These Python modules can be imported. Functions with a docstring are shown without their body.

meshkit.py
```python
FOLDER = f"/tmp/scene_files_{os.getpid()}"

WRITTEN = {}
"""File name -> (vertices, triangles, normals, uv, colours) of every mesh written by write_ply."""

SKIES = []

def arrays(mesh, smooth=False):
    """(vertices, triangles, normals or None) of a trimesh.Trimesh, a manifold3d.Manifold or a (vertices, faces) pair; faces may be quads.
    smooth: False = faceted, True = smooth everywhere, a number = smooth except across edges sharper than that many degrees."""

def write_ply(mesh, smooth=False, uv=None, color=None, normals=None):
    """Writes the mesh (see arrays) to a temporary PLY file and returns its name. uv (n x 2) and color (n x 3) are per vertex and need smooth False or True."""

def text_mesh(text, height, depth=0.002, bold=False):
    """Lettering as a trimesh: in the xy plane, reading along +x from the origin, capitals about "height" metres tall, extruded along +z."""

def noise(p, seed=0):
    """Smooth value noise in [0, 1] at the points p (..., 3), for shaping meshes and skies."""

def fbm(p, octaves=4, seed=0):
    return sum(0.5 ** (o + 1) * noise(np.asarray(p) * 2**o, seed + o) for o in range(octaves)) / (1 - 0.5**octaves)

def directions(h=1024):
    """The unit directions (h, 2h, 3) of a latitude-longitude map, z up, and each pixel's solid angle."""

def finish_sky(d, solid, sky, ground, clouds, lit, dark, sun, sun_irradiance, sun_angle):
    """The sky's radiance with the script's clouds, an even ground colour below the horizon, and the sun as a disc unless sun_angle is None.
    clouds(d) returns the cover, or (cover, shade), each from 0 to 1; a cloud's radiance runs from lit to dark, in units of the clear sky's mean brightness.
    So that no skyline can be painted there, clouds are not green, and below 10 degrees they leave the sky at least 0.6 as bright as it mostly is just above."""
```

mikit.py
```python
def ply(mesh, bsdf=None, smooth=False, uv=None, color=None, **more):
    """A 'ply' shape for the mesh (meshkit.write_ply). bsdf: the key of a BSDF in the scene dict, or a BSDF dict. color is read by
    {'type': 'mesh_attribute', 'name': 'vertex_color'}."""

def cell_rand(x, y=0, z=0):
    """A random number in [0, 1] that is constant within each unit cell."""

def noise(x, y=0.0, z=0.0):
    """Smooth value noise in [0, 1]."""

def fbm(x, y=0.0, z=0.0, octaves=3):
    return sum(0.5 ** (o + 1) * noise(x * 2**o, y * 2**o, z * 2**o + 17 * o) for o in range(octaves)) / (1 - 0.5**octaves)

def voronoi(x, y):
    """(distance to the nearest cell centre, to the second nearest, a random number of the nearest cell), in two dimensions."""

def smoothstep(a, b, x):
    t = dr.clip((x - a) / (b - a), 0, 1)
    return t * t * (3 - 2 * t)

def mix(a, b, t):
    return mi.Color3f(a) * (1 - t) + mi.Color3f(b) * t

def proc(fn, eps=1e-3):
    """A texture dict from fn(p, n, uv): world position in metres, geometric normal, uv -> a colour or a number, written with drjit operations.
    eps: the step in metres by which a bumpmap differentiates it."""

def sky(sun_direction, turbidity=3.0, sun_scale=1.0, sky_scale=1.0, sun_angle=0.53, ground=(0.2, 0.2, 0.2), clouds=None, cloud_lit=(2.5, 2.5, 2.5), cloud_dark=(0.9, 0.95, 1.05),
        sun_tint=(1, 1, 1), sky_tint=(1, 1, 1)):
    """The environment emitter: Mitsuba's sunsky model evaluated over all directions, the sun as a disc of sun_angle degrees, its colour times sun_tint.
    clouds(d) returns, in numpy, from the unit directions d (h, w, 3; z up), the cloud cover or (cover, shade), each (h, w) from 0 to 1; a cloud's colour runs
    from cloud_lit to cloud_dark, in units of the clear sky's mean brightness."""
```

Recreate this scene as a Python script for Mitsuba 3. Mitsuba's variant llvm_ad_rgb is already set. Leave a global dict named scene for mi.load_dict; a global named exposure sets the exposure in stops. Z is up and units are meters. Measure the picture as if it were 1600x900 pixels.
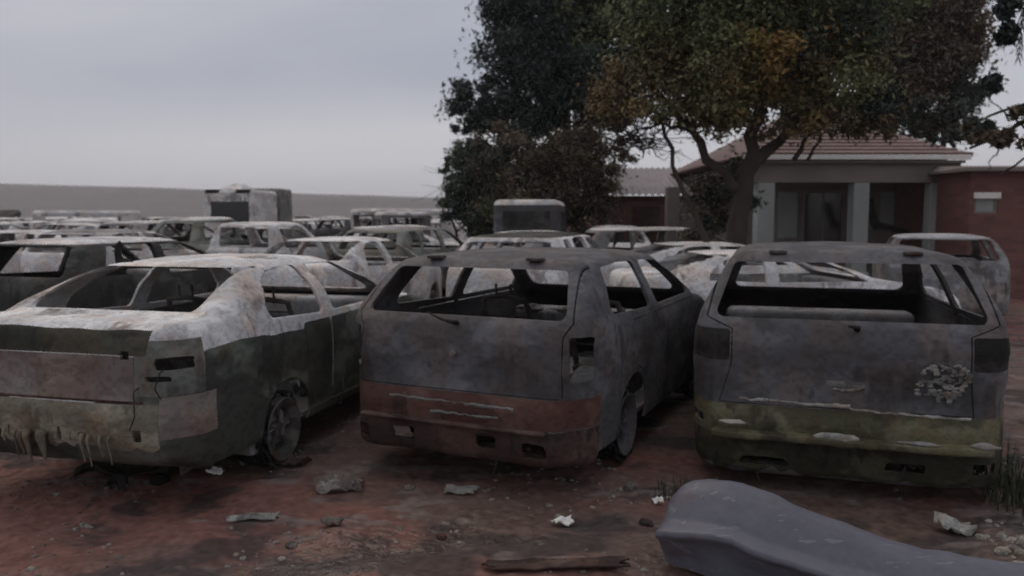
import math, random, numpy as np, trimesh, mitsuba as mi, mikit, meshkit
import drjit as dr
import manifold3d as m3
import shapely
from shapely.geometry import Polygon, LineString, Point, box as sbox
from mikit import noise, fbm, voronoi, smoothstep, mix, cell_rand, proc

rng = np.random.default_rng(7)
random.seed(7)
T = mi.ScalarTransform4f
scene, labels = {}, {}

# ------------------------------------------------------------------ camera, sky, exposure
CAM_H, PITCH, FOV = 1.72, 5.16, 65.24
p_ = math.radians(PITCH)
scene['camera'] = {'type': 'thinlens', 'fov': FOV, 'fov_axis': 'x', 'aperture_radius': 0.0034, 'focus_distance': 2.0,
                   'near_clip': 0.05, 'far_clip': 6000.0,
                   'to_world': T().look_at(origin=[0, 0, CAM_H], target=[0, math.cos(p_), CAM_H - math.sin(p_)], up=[0, 0, 1])}


def cloud_fn(d):
    q = d / np.maximum(d[..., 2:3] + 0.22, 0.05)
    n = meshkit.fbm(np.stack([q[..., 0] * 0.9, q[..., 1] * 1.6, q[..., 2] * 0 + 3.1], -1), 4, 5)
    n2 = meshkit.fbm(np.stack([q[..., 0] * 0.35, q[..., 1] * 0.9, q[..., 2] * 0 + 9.7], -1), 3, 11)
    # an overcast layer, brighter towards the zenith as overcast skies are, darker rolls of cloud low over the yard, a pale gap at the horizon
    el = np.clip(d[..., 2], 0, 1)
    shade = 0.62 - 0.55 * np.clip((el - .25) / .6, 0, 1) + 1.1 * (n - 0.5) + 0.8 * (n2 - 0.5)
    low = np.clip(1 - el / 0.16, 0, 1)
    shade = shade * (1 - low) + low * (.18 + .25 * (n2 - .5))
    return np.ones_like(shade), np.clip(shade, 0, 1)


scene['sky'] = mikit.sky([-0.35, 0.55, 0.75], turbidity=3, sun_scale=0.12, sun_angle=30, clouds=cloud_fn,
                         cloud_lit=(2.32, 2.30, 2.38), cloud_dark=(1.36, 1.46, 1.72))
exposure = 1.68

# ------------------------------------------------------------------ bookkeeping helpers
counts = {}


def numbered(name):
    n = counts.get(name, 0)
    counts[name] = n + 1
    return name if n == 0 else f'{name}_{n:03d}'


def thing(name, label, cat, group=None):
    key = numbered(name)
    labels[key] = {'label': label, 'category': cat}
    if group:
        labels[key]['group'] = group
    return key


def ref(m):
    return {'type': 'ref', 'id': m}


def put(parent, name, mesh, mat, smooth=False, tw=None, label=None, kind=None, color=None):
    key = numbered(parent + '__' + name) if parent else numbered(name)
    d = mesh if isinstance(mesh, dict) else mikit.ply(mesh, None, smooth, color=color)
    d = {**d, 'bsdf': ref(mat)}
    if tw is not None:
        d['to_world'] = tw
    scene[key] = d
    e = {}
    if label: e['label'] = label
    if kind: e['kind'] = kind
    if e: labels.setdefault(key, {}).update(e)
    return key


def struct(name, mesh, mat, smooth=False):
    return put(None, name, mesh, mat, smooth, kind='structure')


# ------------------------------------------------------------------ materials
def rgb(c):
    return {'type': 'rgb', 'value': list(c)}


def mat(name, color, rough=0.8, spec=0.3, metallic=0.0, bump=None, two=True, **kw):
    c = proc(color) if callable(color) else rgb(color)
    d = {'type': 'principled', 'base_color': c, 'roughness': rough, 'specular': spec, 'metallic': metallic, **kw}
    if bump is not None:
        fn, sc = bump
        d = {'type': 'bumpmap', 'arbitrary': proc(fn, 2e-3), 'scale': sc, 'bsdf': d}
    scene[name] = {'type': 'twosided', 'bsdf': d} if two else d
    return name


def burnt(a, b, c, s=1.0, seed=0.0, t0=0.46, t1=0.59):
    """scorched paint a with ash patches b and rust or soot stains c, by position in the yard"""
    def fn(p, n, uv):
        q = p * s
        big = fbm(q.x * 2.3 + seed, q.y * 2.3, q.z * 3.1, 4)
        fine = fbm(q.x * 13 + seed, q.y * 13, q.z * 16, 3)
        st = fbm(q.x * 3.1 + 31 + seed, q.y * 3.1, q.z * 1.7 + 7, 4)
        streak = fbm(q.x * 26 + seed, q.y * 26, q.z * 2.2, 2)
        col = mix(a, b, smoothstep(t0, t1, big * 0.8 + fine * 0.2))
        col = mix(col, c, smoothstep(0.55, 0.64, st * 0.66 + fine * 0.15 + streak * 0.19) * 0.85)
        tint = smoothstep(0.45, 0.66, fbm(q.x * 6.3 + 70 + seed, q.y * 6.3, q.z * 4.0, 4))
        col = mix(col, col * mi.Color3f(0.98, 0.80, 0.68), tint * 0.7)
        grit = smoothstep(0.50, 0.62, fbm(q.x * 34 + seed, q.y * 34, q.z * 34, 3))
        return col * (0.78 + 0.26 * fine + 0.14 * streak) * (1 - 0.22 * grit)
    return fn


def wavy(p, n, uv):
    return fbm(p.x * 6, p.y * 6, p.z * 6, 3) + 0.12 * fbm(p.x * 45, p.y * 45, p.z * 45, 2)


WB = (wavy, 0.012)
mat('ash_paint', burnt((0.46, 0.46, 0.4715), (0.644, 0.644, 0.6555), (0.2, 0.188, 0.192), 1.0, 0), 0.75, bump=WB)
mat('grey_paint', burnt((0.1748, 0.1748, 0.184), (0.276, 0.276, 0.2852), (0.0704, 0.064, 0.064), 1.0, 3), 0.7, bump=WB)
mat('slate_paint', burnt((0.0475, 0.0475, 0.0531), (0.0839, 0.0839, 0.0921), (0.0206, 0.0197, 0.0206), 0.9, 5), 0.62, bump=WB)
mat('lilac_paint', burnt((0.124, 0.124, 0.1488), (0.1922, 0.1922, 0.217), (0.0744, 0.0682, 0.0806), 0.9, 8), 0.6, bump=WB)
mat('dusk_paint', burnt((0.072, 0.071, 0.078), (0.115, 0.113, 0.122), (0.045, 0.043, 0.046), 1.0, 56), 0.65, bump=WB)
mat('soot_paint', burnt((0.0315, 0.0325, 0.0325), (0.0651, 0.0662, 0.063), (0.0168, 0.0168, 0.0168), 1.0, 11), 0.75, bump=WB)
mat('olive_soot', burnt((0.0336, 0.0352, 0.0288), (0.068, 0.0704, 0.056), (0.0192, 0.0184, 0.016), 1.0, 14), 0.75, bump=WB)
mat('scorched_side', burnt((0.0442, 0.0503, 0.0435), (0.1105, 0.1224, 0.1075), (0.026, 0.0258, 0.023), 0.8, 67), 0.7, bump=WB)
mat('olive_dark', burnt((0.029, 0.0296, 0.0181), (0.057, 0.0561, 0.0361), (0.0145, 0.0133, 0.0095), 1.6, 64), 0.75, bump=WB)
mat('olive_melt', burnt((0.0585, 0.0573, 0.0318), (0.1219, 0.1167, 0.0711), (0.0292, 0.0249, 0.015), 1.6, 17), 0.65, bump=WB)
mat('pink_primer', burnt((0.155, 0.1279, 0.124), (0.2092, 0.186, 0.1744), (0.0775, 0.0465, 0.0387), 1.0, 20), 0.8, bump=WB)
def cover_col(p, n, uv):
    base_ = mix((0.080, 0.081, 0.104), (0.128, 0.129, 0.160), fbm(p.x * 3, p.y * 3, p.z * 4, 3)) * (0.9 + 0.2 * fbm(p.x * 40, p.y * 40, p.z * 40, 2))
    mud = smoothstep(0.55, 0.70, fbm(p.x * 5 + 3, p.y * 5, p.z * 9, 4))
    scr = smoothstep(0.68, 0.74, fbm(p.x * 5 + p.z * 30, p.y * 46, p.z * 8, 3))
    return mix(mix(base_, (0.10, 0.062, 0.050), mud * 0.45), (0.26, 0.26, 0.29), scr * 0.3)


mat('cover_plastic', cover_col, 0.5, bump=WB)
mat('ivory_melt', burnt((0.165, 0.15, 0.1162), (0.255, 0.2325, 0.1837), (0.09, 0.075, 0.0562), 1.5, 23), 0.6, bump=WB)
mat('rust_red', burnt((0.0775, 0.0385, 0.0327), (0.1184, 0.0654, 0.053), (0.0365, 0.0212, 0.0202), 1.3, 26), 0.85, bump=WB)
mat('rust_dark', burnt((0.055, 0.0352, 0.0308), (0.0935, 0.0605, 0.0506), (0.0275, 0.0198, 0.0187), 1.3, 29), 0.85)
mat('char', burnt((0.014, 0.014, 0.014), (0.030, 0.029, 0.029), (0.010, 0.010, 0.010), 2.0, 32), 0.9)
mat('bare_steel', burnt((0.143, 0.143, 0.1398), (0.221, 0.221, 0.2145), (0.078, 0.0553, 0.0455), 2.0, 35), 0.5)
mat('pale_residue', burnt((0.216, 0.216, 0.204), (0.33, 0.33, 0.312), (0.102, 0.096, 0.09), 4.0, 38), 0.8)
mat('grey_residue', burnt((0.13, 0.13, 0.125), (0.24, 0.24, 0.23), (0.07, 0.065, 0.06), 6.0, 70), 0.85)
mat('seat_wire', burnt((0.05, 0.048, 0.047), (0.10, 0.098, 0.096), (0.05, 0.030, 0.024), 3.0, 41), 0.8)
mat('white_ash', burnt((0.4928, 0.4928, 0.504), (0.672, 0.672, 0.672), (0.176, 0.164, 0.16), 1.0, 44), 0.7)
mat('green_ash', burnt((0.14, 0.1505, 0.14), (0.21, 0.224, 0.21), (0.077, 0.077, 0.0735), 1.0, 47), 0.7)


def ground_col(p, n, uv):
    big = fbm(p.x * 0.55, p.y * 0.8, 0.0, 4)
    mid = fbm(p.x * 2.6 + 9, p.y * 3.6, 0.0, 4)
    fine = fbm(p.x * 24, p.y * 24, 0.0, 3)
    red, brown, soot, ash = (0.145, 0.068, 0.055), (0.108, 0.070, 0.058), (0.032, 0.027, 0.027), (0.150, 0.120, 0.110)
    c = mix(brown, red, smoothstep(0.42, 0.60, big))
    c = mix(c, soot, smoothstep(0.52, 0.66, mid) * 0.75)
    c = mix(c, ash, smoothstep(0.60, 0.72, fbm(p.x * 3.3 + 40, p.y * 6.0 + 3, 0.0, 4)) * 0.7)
    return c * (0.6 + 0.8 * fine)


def damp(p, n, uv):
    return mi.Float(0.95) - 0.5 * smoothstep(0.48, 0.64, fbm(p.x * 1.1 + 5, p.y * 3.2, 0.0, 4))


mat('earth', ground_col, proc(damp), 0.45, bump=(lambda p, n, uv: fbm(p.x * 14, p.y * 14, 0.0, 4), 0.035))
mat('hill_grass', lambda p, n, uv: mix((0.058, 0.050, 0.048), (0.098, 0.085, 0.082), fbm(p.x * 0.012, p.y * 0.012, p.z * 0.05, 4)), 0.95, 0.1)
mat('stones', burnt((0.12, 0.10, 0.09), (0.24, 0.22, 0.20), (0.06, 0.05, 0.05), 4.0, 50), 0.85)
mat('pale_rubble', burnt((0.192, 0.184, 0.16), (0.32, 0.304, 0.272), (0.096, 0.088, 0.072), 5.0, 53), 0.8)
mat('bark', lambda p, n, uv: mix((0.030, 0.024, 0.021), (0.065, 0.054, 0.047), fbm(p.x * 9, p.y * 9, p.z * 2.5, 4)), 0.9, 0.2,
    bump=(lambda p, n, uv: fbm(p.x * 22, p.y * 22, p.z * 5, 3), 0.03))
scene['leaf'] = {'type': 'twosided', 'bsdf': {'type': 'principled', 'base_color': {'type': 'mesh_attribute', 'name': 'vertex_color'}, 'roughness': 0.6, 'specular': 0.25}}


def brick_wall_col(base, dark):
    def fn(p, n, uv):
        row = dr.floor(p.z / 0.085)
        u = (p.x + p.y) / 0.24 + 0.5 * (row - 2 * dr.floor(row / 2))
        fu, fz = u - dr.floor(u), p.z / 0.085 - row
        joint = smoothstep(0.0, 0.06, fu) * smoothstep(0.0, 0.14, fz)
        v = cell_rand(dr.floor(u), row)
        c = mix(dark, base, v * 0.6 + 0.4 * fbm(p.x * 1.3, p.y * 1.3, p.z * 1.3, 3))
        return mix((0.10, 0.09, 0.085), c, joint)
    return fn


mat('red_brick', brick_wall_col((0.20, 0.085, 0.075), (0.11, 0.055, 0.052)), 0.9)
mat('brown_wall', lambda p, n, uv: mix((0.16, 0.135, 0.125), (0.25, 0.215, 0.20), fbm(p.x * 1.5, p.y * 1.5, p.z * 1.5, 4)), 0.9)
mat('plaster', lambda p, n, uv: mix((0.22, 0.235, 0.23), (0.38, 0.395, 0.385), fbm(p.x * 2.5, p.y * 2.5, p.z * 1.2, 4)), 0.85)
mat('tan_plaster', lambda p, n, uv: mix((0.11, 0.090, 0.080), (0.17, 0.145, 0.13), fbm(p.x * 2.5, p.y * 2.5, p.z * 1.2, 4)), 0.9)
mat('roof_red', lambda p, n, uv: mix((0.155, 0.105, 0.098), (0.23, 0.165, 0.152), fbm(p.x * 2, p.y * 2, p.z * 3, 4) * 0.7 + 0.3 * cell_rand(p.x / 0.35, p.z / 0.11)), 0.8)
mat('tin_mauve', lambda p, n, uv: mix((0.20, 0.17, 0.19), (0.32, 0.28, 0.30), fbm(p.x * 3, p.y * 3, p.z * 3, 4)), 0.6)
mat('white_paint', lambda p, n, uv: mix((0.62, 0.60, 0.58), (0.80, 0.78, 0.76), fbm(p.x * 4, p.y * 4, p.z * 4, 3)), 0.6)
mat('dark_glass', (0.02, 0.022, 0.025), 0.15, 0.5)

# ------------------------------------------------------------------ mesh helpers


def tm(m):
    if isinstance(m, m3.Manifold):
        q = m.to_mesh()
        return trimesh.Trimesh(np.array(q.vert_properties[:, :3], float), np.array(q.tri_verts), process=False)
    return m


def cat(ms):
    return trimesh.util.concatenate([tm(m) for m in ms])


def bx(x0, x1, y0, y1, z0, z1):
    return m3.Manifold.cube((x1 - x0, y1 - y0, z1 - z0)).translate((x0, y0, z0))


def rbx(x0, x1, y0, y1, z0, z1, r=0.02):
    """box with rounded edges (hull of spheres)"""
    r = min(r, (x1 - x0) / 2.01, (y1 - y0) / 2.01, (z1 - z0) / 2.01)
    s = m3.Manifold.sphere(r, 10)
    return m3.Manifold.batch_hull([s.translate((x, y, z)) for x in (x0 + r, x1 - r) for y in (y0 + r, y1 - r) for z in (z0 + r, z1 - r)])


def rot(m, rx=0, ry=0, rz=0, t=(0, 0, 0)):
    return m.rotate((rx, ry, rz)).translate(t)


def tube(pts, rad, n=8):
    pts = np.asarray(pts, float)
    rad = np.broadcast_to(np.asarray(rad, float), (len(pts),))
    tg = np.gradient(pts, axis=0)
    tg /= np.linalg.norm(tg, axis=1, keepdims=True) + 1e-12
    up = np.array([0, 0, 1.0]) if abs(tg[0, 2]) < 0.9 else np.array([1.0, 0, 0])
    V, F = [], []
    for i, (p, t, r) in enumerate(zip(pts, tg, rad)):
        a = np.cross(t, up); a /= np.linalg.norm(a) + 1e-12
        b = np.cross(t, a)
        up = np.cross(a, t) if True else up
        ang = np.arange(n) * 2 * np.pi / n
        V.append(p + r * (np.cos(ang)[:, None] * a + np.sin(ang)[:, None] * b))
    k = len(pts)
    for i in range(k - 1):
        for j in range(n):
            a0, a1 = i * n + j, i * n + (j + 1) % n
            F += [[a0, a0 + n, a1], [a1, a0 + n, a1 + n]]
    V = np.vstack(V + [pts[:1], pts[-1:]])
    c0, c1 = k * n, k * n + 1
    for j in range(n):
        F += [[c0, j, (j + 1) % n], [c1, (k - 1) * n + (j + 1) % n, (k - 1) * n + j]]
    return trimesh.Trimesh(V, np.array(F), process=False)


def surface_nets(F, org, h):
    """closed quads around the zero level of the grid F (negative inside); all triangles outward"""
    s = F < 0
    nx, ny, nz = F.shape
    acc = np.zeros((nx - 1, ny - 1, nz - 1, 3)); cnt = np.zeros((nx - 1, ny - 1, nz - 1))
    C = [(0, 0, 0), (1, 0, 0), (0, 1, 0), (1, 1, 0), (0, 0, 1), (1, 0, 1), (0, 1, 1), (1, 1, 1)]
    sl = lambda c: tuple(slice(c[k], F.shape[k] - 1 + c[k]) for k in range(3))
    for a in range(8):
        for b in range(a + 1, 8):
            if sum(abs(C[a][k] - C[b][k]) for k in range(3)) != 1:
                continue
            fa, fb = F[sl(C[a])], F[sl(C[b])]
            on = (fa < 0) != (fb < 0)
            t = np.where(on, fa / np.where(on, fa - fb, 1), 0)
            for k in range(3):
                acc[..., k] += np.where(on, C[a][k] + t * (C[b][k] - C[a][k]), 0)
            cnt += on
    idx = -np.ones(cnt.shape, int)
    act = np.argwhere(cnt > 0)
    idx[tuple(act.T)] = np.arange(len(act))
    V = (act + acc[tuple(act.T)] / cnt[tuple(act.T)][:, None]) * h + np.asarray(org)
    Q = []
    for ax in range(3):
        o1, o2 = [(1, 2), (2, 0), (0, 1)][ax]
        lo = [slice(None)] * 3; hi = [slice(None)] * 3
        lo[ax], hi[ax] = slice(0, -1), slice(1, None)
        on = s[tuple(lo)] != s[tuple(hi)]
        e = np.argwhere(on)
        e = e[(e[:, o1] > 0) & (e[:, o2] > 0) & (e[:, o1] < F.shape[o1] - 1) & (e[:, o2] < F.shape[o2] - 1)]
        ins = s[tuple(lo)][tuple(e.T)]
        def cell(d1, d2):
            c = e.copy(); c[:, o1] += d1; c[:, o2] += d2
            return idx[tuple(c.T)]
        q = np.stack([cell(-1, -1), cell(0, -1), cell(0, 0), cell(-1, 0)], 1)
        Q.append(np.where(ins[:, None], q, q[:, ::-1]))
    Q = np.vstack(Q)
    tri = np.vstack([Q[:, [0, 1, 2]], Q[:, [0, 2, 3]]])
    return V, tri


def to_manifold(V, F):
    m = m3.Manifold(m3.Mesh(np.asarray(V, np.float32), np.asarray(F, np.uint32)))
    return m


def rounded(pts, r):
    p = Polygon(pts)
    return p.buffer(-r).buffer(2 * r, 6).buffer(-r, 6)


def sdf2(poly, A, B):
    pts = shapely.points(A.ravel(), B.ravel())
    d = shapely.distance(poly.boundary, pts)
    return np.where(shapely.contains_xy(poly, A.ravel(), B.ravel()), -d, d).reshape(A.shape)


def smax(a, b, k):
    return np.where((a > -k) & (b > -k), np.hypot(np.maximum(a + k, 0), np.maximum(b + k, 0)) - k, np.maximum(a, b))


def cs(poly):
    polys = []
    for g in getattr(poly, 'geoms', [poly]):
        if g.is_empty: continue
        g = shapely.geometry.polygon.orient(g)
        polys.append(np.array(g.exterior.coords)[:-1])
        polys += [np.array(i.coords)[:-1] for i in g.interiors]
    return m3.CrossSection(polys, m3.FillRule.Positive)


def side_cut(poly, x0=-2, x1=2):
    m = cs(poly).extrude(x1 - x0)
    return m.transform(np.array([[0, 0, 1, x0], [1, 0, 0, 0], [0, 1, 0, 0]], float))


def rear_cut(poly, y0, y1):
    m = cs(poly).extrude(y1 - y0)
    return m.transform(np.array([[1, 0, 0, 0], [0, 0, -1, y1], [0, 1, 0, 0]], float))


def plan_cut(poly, z0, z1):
    return cs(poly).extrude(z1 - z0).translate((0, 0, z0))


# ------------------------------------------------------------------ burnt-out cars
def shell(sp, h, t, seed):
    """the hollow sheet-metal body of a car: smooth intersection of side, plan and cross-section outlines, wavy as heat left it"""
    L, W, H = sp['L'], sp['W'], sp['H']
    xs = np.arange(-W / 2 - 0.16, W / 2 + 0.1601, h); ys = np.arange(-0.2, L + 0.2, h); zs = np.arange(-0.02, H + 0.2, h)
    side, plan, sec = rounded(sp['side'], 0.05), rounded(sp['plan'], 0.12), rounded(sp['section'], 0.04)
    Y, Z = np.meshgrid(ys, zs, indexing='ij'); a = sdf2(side, Y, Z)[None]
    X, Y = np.meshgrid(xs, ys, indexing='ij'); b = sdf2(plan, X, Y)[:, :, None]
    X, Z = np.meshgrid(xs, zs, indexing='ij'); c = sdf2(sec, X, Z)[:, None, :]
    F = smax(smax(a, b, 0.07), c, 0.06)
    G = np.stack(np.meshgrid(xs, ys, zs, indexing='ij'), -1)
    F = F + (meshkit.fbm(G * 3.2, 3, seed) - 0.5) * sp.get('dent', 0.03)
    if 'press' in sp:
        F = F + sp['press'](G[..., 0], G[..., 1], G[..., 2])
    o = to_manifold(*surface_nets(F, (xs[0], ys[0], zs[0]), h))
    i = to_manifold(*surface_nets(F + t, (xs[0], ys[0], zs[0]), h))
    return o - i


def ramp(a, b, x):
    t = np.clip((x - a) / (b - a), 0, 1)
    return t * t * (3 - 2 * t)


def pressings(z_side, z_tail, half, z0, z1, deep=.016):
    """pressed lines: a crease along the flanks, one across the tail, a sunken plate bay"""
    def fn(x, y, z):
        flank = .012 * ramp(z_side + .02, z_side - .03, z) * ramp(.5, .7, np.abs(x)) - .008 * ramp(z_side + .02, z_side - .03, z - .30) * 0
        tail = (.014 * ramp(z_tail + .02, z_tail - .03, z) + deep * ramp(half + .03, half - .02, np.abs(x)) * ramp(z0 - .02, z0 + .03, z) * ramp(z1 + .02, z1 - .03, z)) * ramp(.35, .15, y)
        return flank + tail
    return fn


def build_car(sp, near=True, seed=1):
    """list of (part, sub-part of, mesh, material slot, smooth)"""
    L, W, H = sp['L'], sp['W'], sp['H']
    h, t = (0.034, 0.021) if near else (0.075, 0.05)
    s = shell(sp, h, t, seed)
    s -= bx(-2, 2, 0.35, L - 0.35, -0.1, sp['sill'] + 0.02)
    for poly in sp['side_win']:
        s -= side_cut(rounded(poly, 0.045) if near else Polygon(poly))
    s -= rear_cut(rounded(sp['rear_win'], 0.04), -0.5, sp['rear_win_u'])
    s -= rear_cut(rounded(sp['wind'], 0.05), sp['wind_u'], L + 0.5)
    for u in sp['axles']:
        a = m3.Manifold.cylinder(4, sp['arch'], sp['arch'], 40).rotate((0, 90, 0)).translate((-2, u, sp['axle_z'] + 0.05))
        s -= a - bx(-W / 2 + 0.30, W / 2 - 0.30, -1, 9, -1, 3)
    for cut in sp.get('holes', ()):
        s -= cut
    out = []

    def take(name, cutter, slot, par=None, wide=None):
        nonlocal s
        p = s ^ cutter
        s = s - (cutter if wide is None else wide)
        out.append((name, par, p, slot))

    if near:
        for name, cutter, slot, *wide in sp['cuts']:
            take(name, cutter, slot, wide=wide[0] if wide else None)
    else:
        take('roof', bx(-2, 2, -1, L, sp['roof_z'], 3), 'roof')
        if sp.get('bonnet', True):
            take('bonnet', bx(-W / 2 + 0.1, W / 2 - 0.1, sp['cowl'] + 0.05, L + 1, sp['axle_z'] + 0.42, 1.2), 'bonnet')
    out.append(('body', None, s, 'body'))
    # interior
    f = [bx(-W / 2 + 0.12, W / 2 - 0.12, 0.35, L - 0.9, sp['sill'] + 0.02, sp['sill'] + 0.05)]
    if near:
        f.append(bx(-0.13, 0.13, 0.9, L - 1.1, sp['sill'] + 0.051, sp['sill'] + 0.2))
        for u in sp['axles']:
            for sgn in (-1, 1):
                o = m3.Manifold.cylinder(0.24, sp['arch'] + 0.01, sp['arch'] + 0.01, 28) - m3.Manifold.cylinder(0.4, sp['arch'] - 0.012, sp['arch'] - 0.012, 28).translate((0, 0, 0.02 if sgn < 0 else -0.18))
                o = o.rotate((0, 90, 0)).translate((-W / 2 + 0.16 if sgn < 0 else W / 2 - 0.40, u, sp['axle_z'] + 0.05))
                f.append(o ^ bx(-2, 2, -1, L + 1, 0.12, 2))
    out.append(('floor_pan', None, cat(f), 'inside'))
    out.append(('dashboard', None, cat([rbx(-W / 2 + 0.16, W / 2 - 0.16, sp['cowl'] - 0.42, sp['cowl'] - 0.12, sp['dash_z'] - 0.22, sp['dash_z'], 0.05)]), 'inside'))
    if near:
        for sx in (-1, 1):
            st = seat_frame()
            st.apply_translation([sx * 0.36, sp['seat_u'], sp['sill'] + 0.05])
            out.append(('seat_frame', None, st, 'wire'))
        b = bench_frame(W / 2 - 0.25)
        b.apply_translation([0, sp['bench_u'], sp['sill'] + 0.1])
        out.append(('bench_frame', None, b, 'wire'))
    wh, ty = wheel_mesh(near)
    for u in sp['axles']:
        for sgn in (-1, 1):
            R = trimesh.transformations.rotation_matrix(math.radians(90 if sgn > 0 else -90), [0, 1, 0])
            for name, base in (('wheel', wh), ('tyre_remains', ty)):
                if base is None: continue
                m = base.copy(); m.apply_transform(R)
                m.apply_translation([sgn * (W / 2 - 0.17), u, sp['axle_z']])
                out.append((name, 'wheel' if name == 'tyre_remains' else None, m, 'rim' if name == 'wheel' else 'char'))
    return out


def seat_frame():
    P = []
    P.append(tube([[-.2, 0, 0.02], [-.2, 0.02, .25], [-.21, -.06, .5], [-.17, -.16, .78], [0, -.17, .80], [.17, -.16, .78], [.21, -.06, .5], [.2, 0.02, .25], [.2, 0, .02]], 0.022, 7))
    for z in (.32, .42, .52, .62, .70):
        P.append(tube([[-.2, -.02 - .2 * (z - .25), z], [0, -.045 - .2 * (z - .25), z], [.2, -.02 - .2 * (z - .25), z]], 0.007, 5))
    P += [tube([[x, -.165, .77], [x, -.18, .90]], .010, 5) for x in (-.06, .06)]
    P.append(tm(rbx(-.23, .23, -.02, .46, .17, .23, .03)))
    P += [tm(bx(x - .02, x + .02, 0, .42, 0, .19)) for x in (-.19, .19)]
    return cat(P)


def bench_frame(w):
    P = [tm(rot(rbx(-w, w, -.02, .03, .0, .52, .02), 14, 0, 0, (0, 0, .12))), tm(rbx(-w, w, 0, .45, .05, .14, .03))]
    return cat(P)


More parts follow.
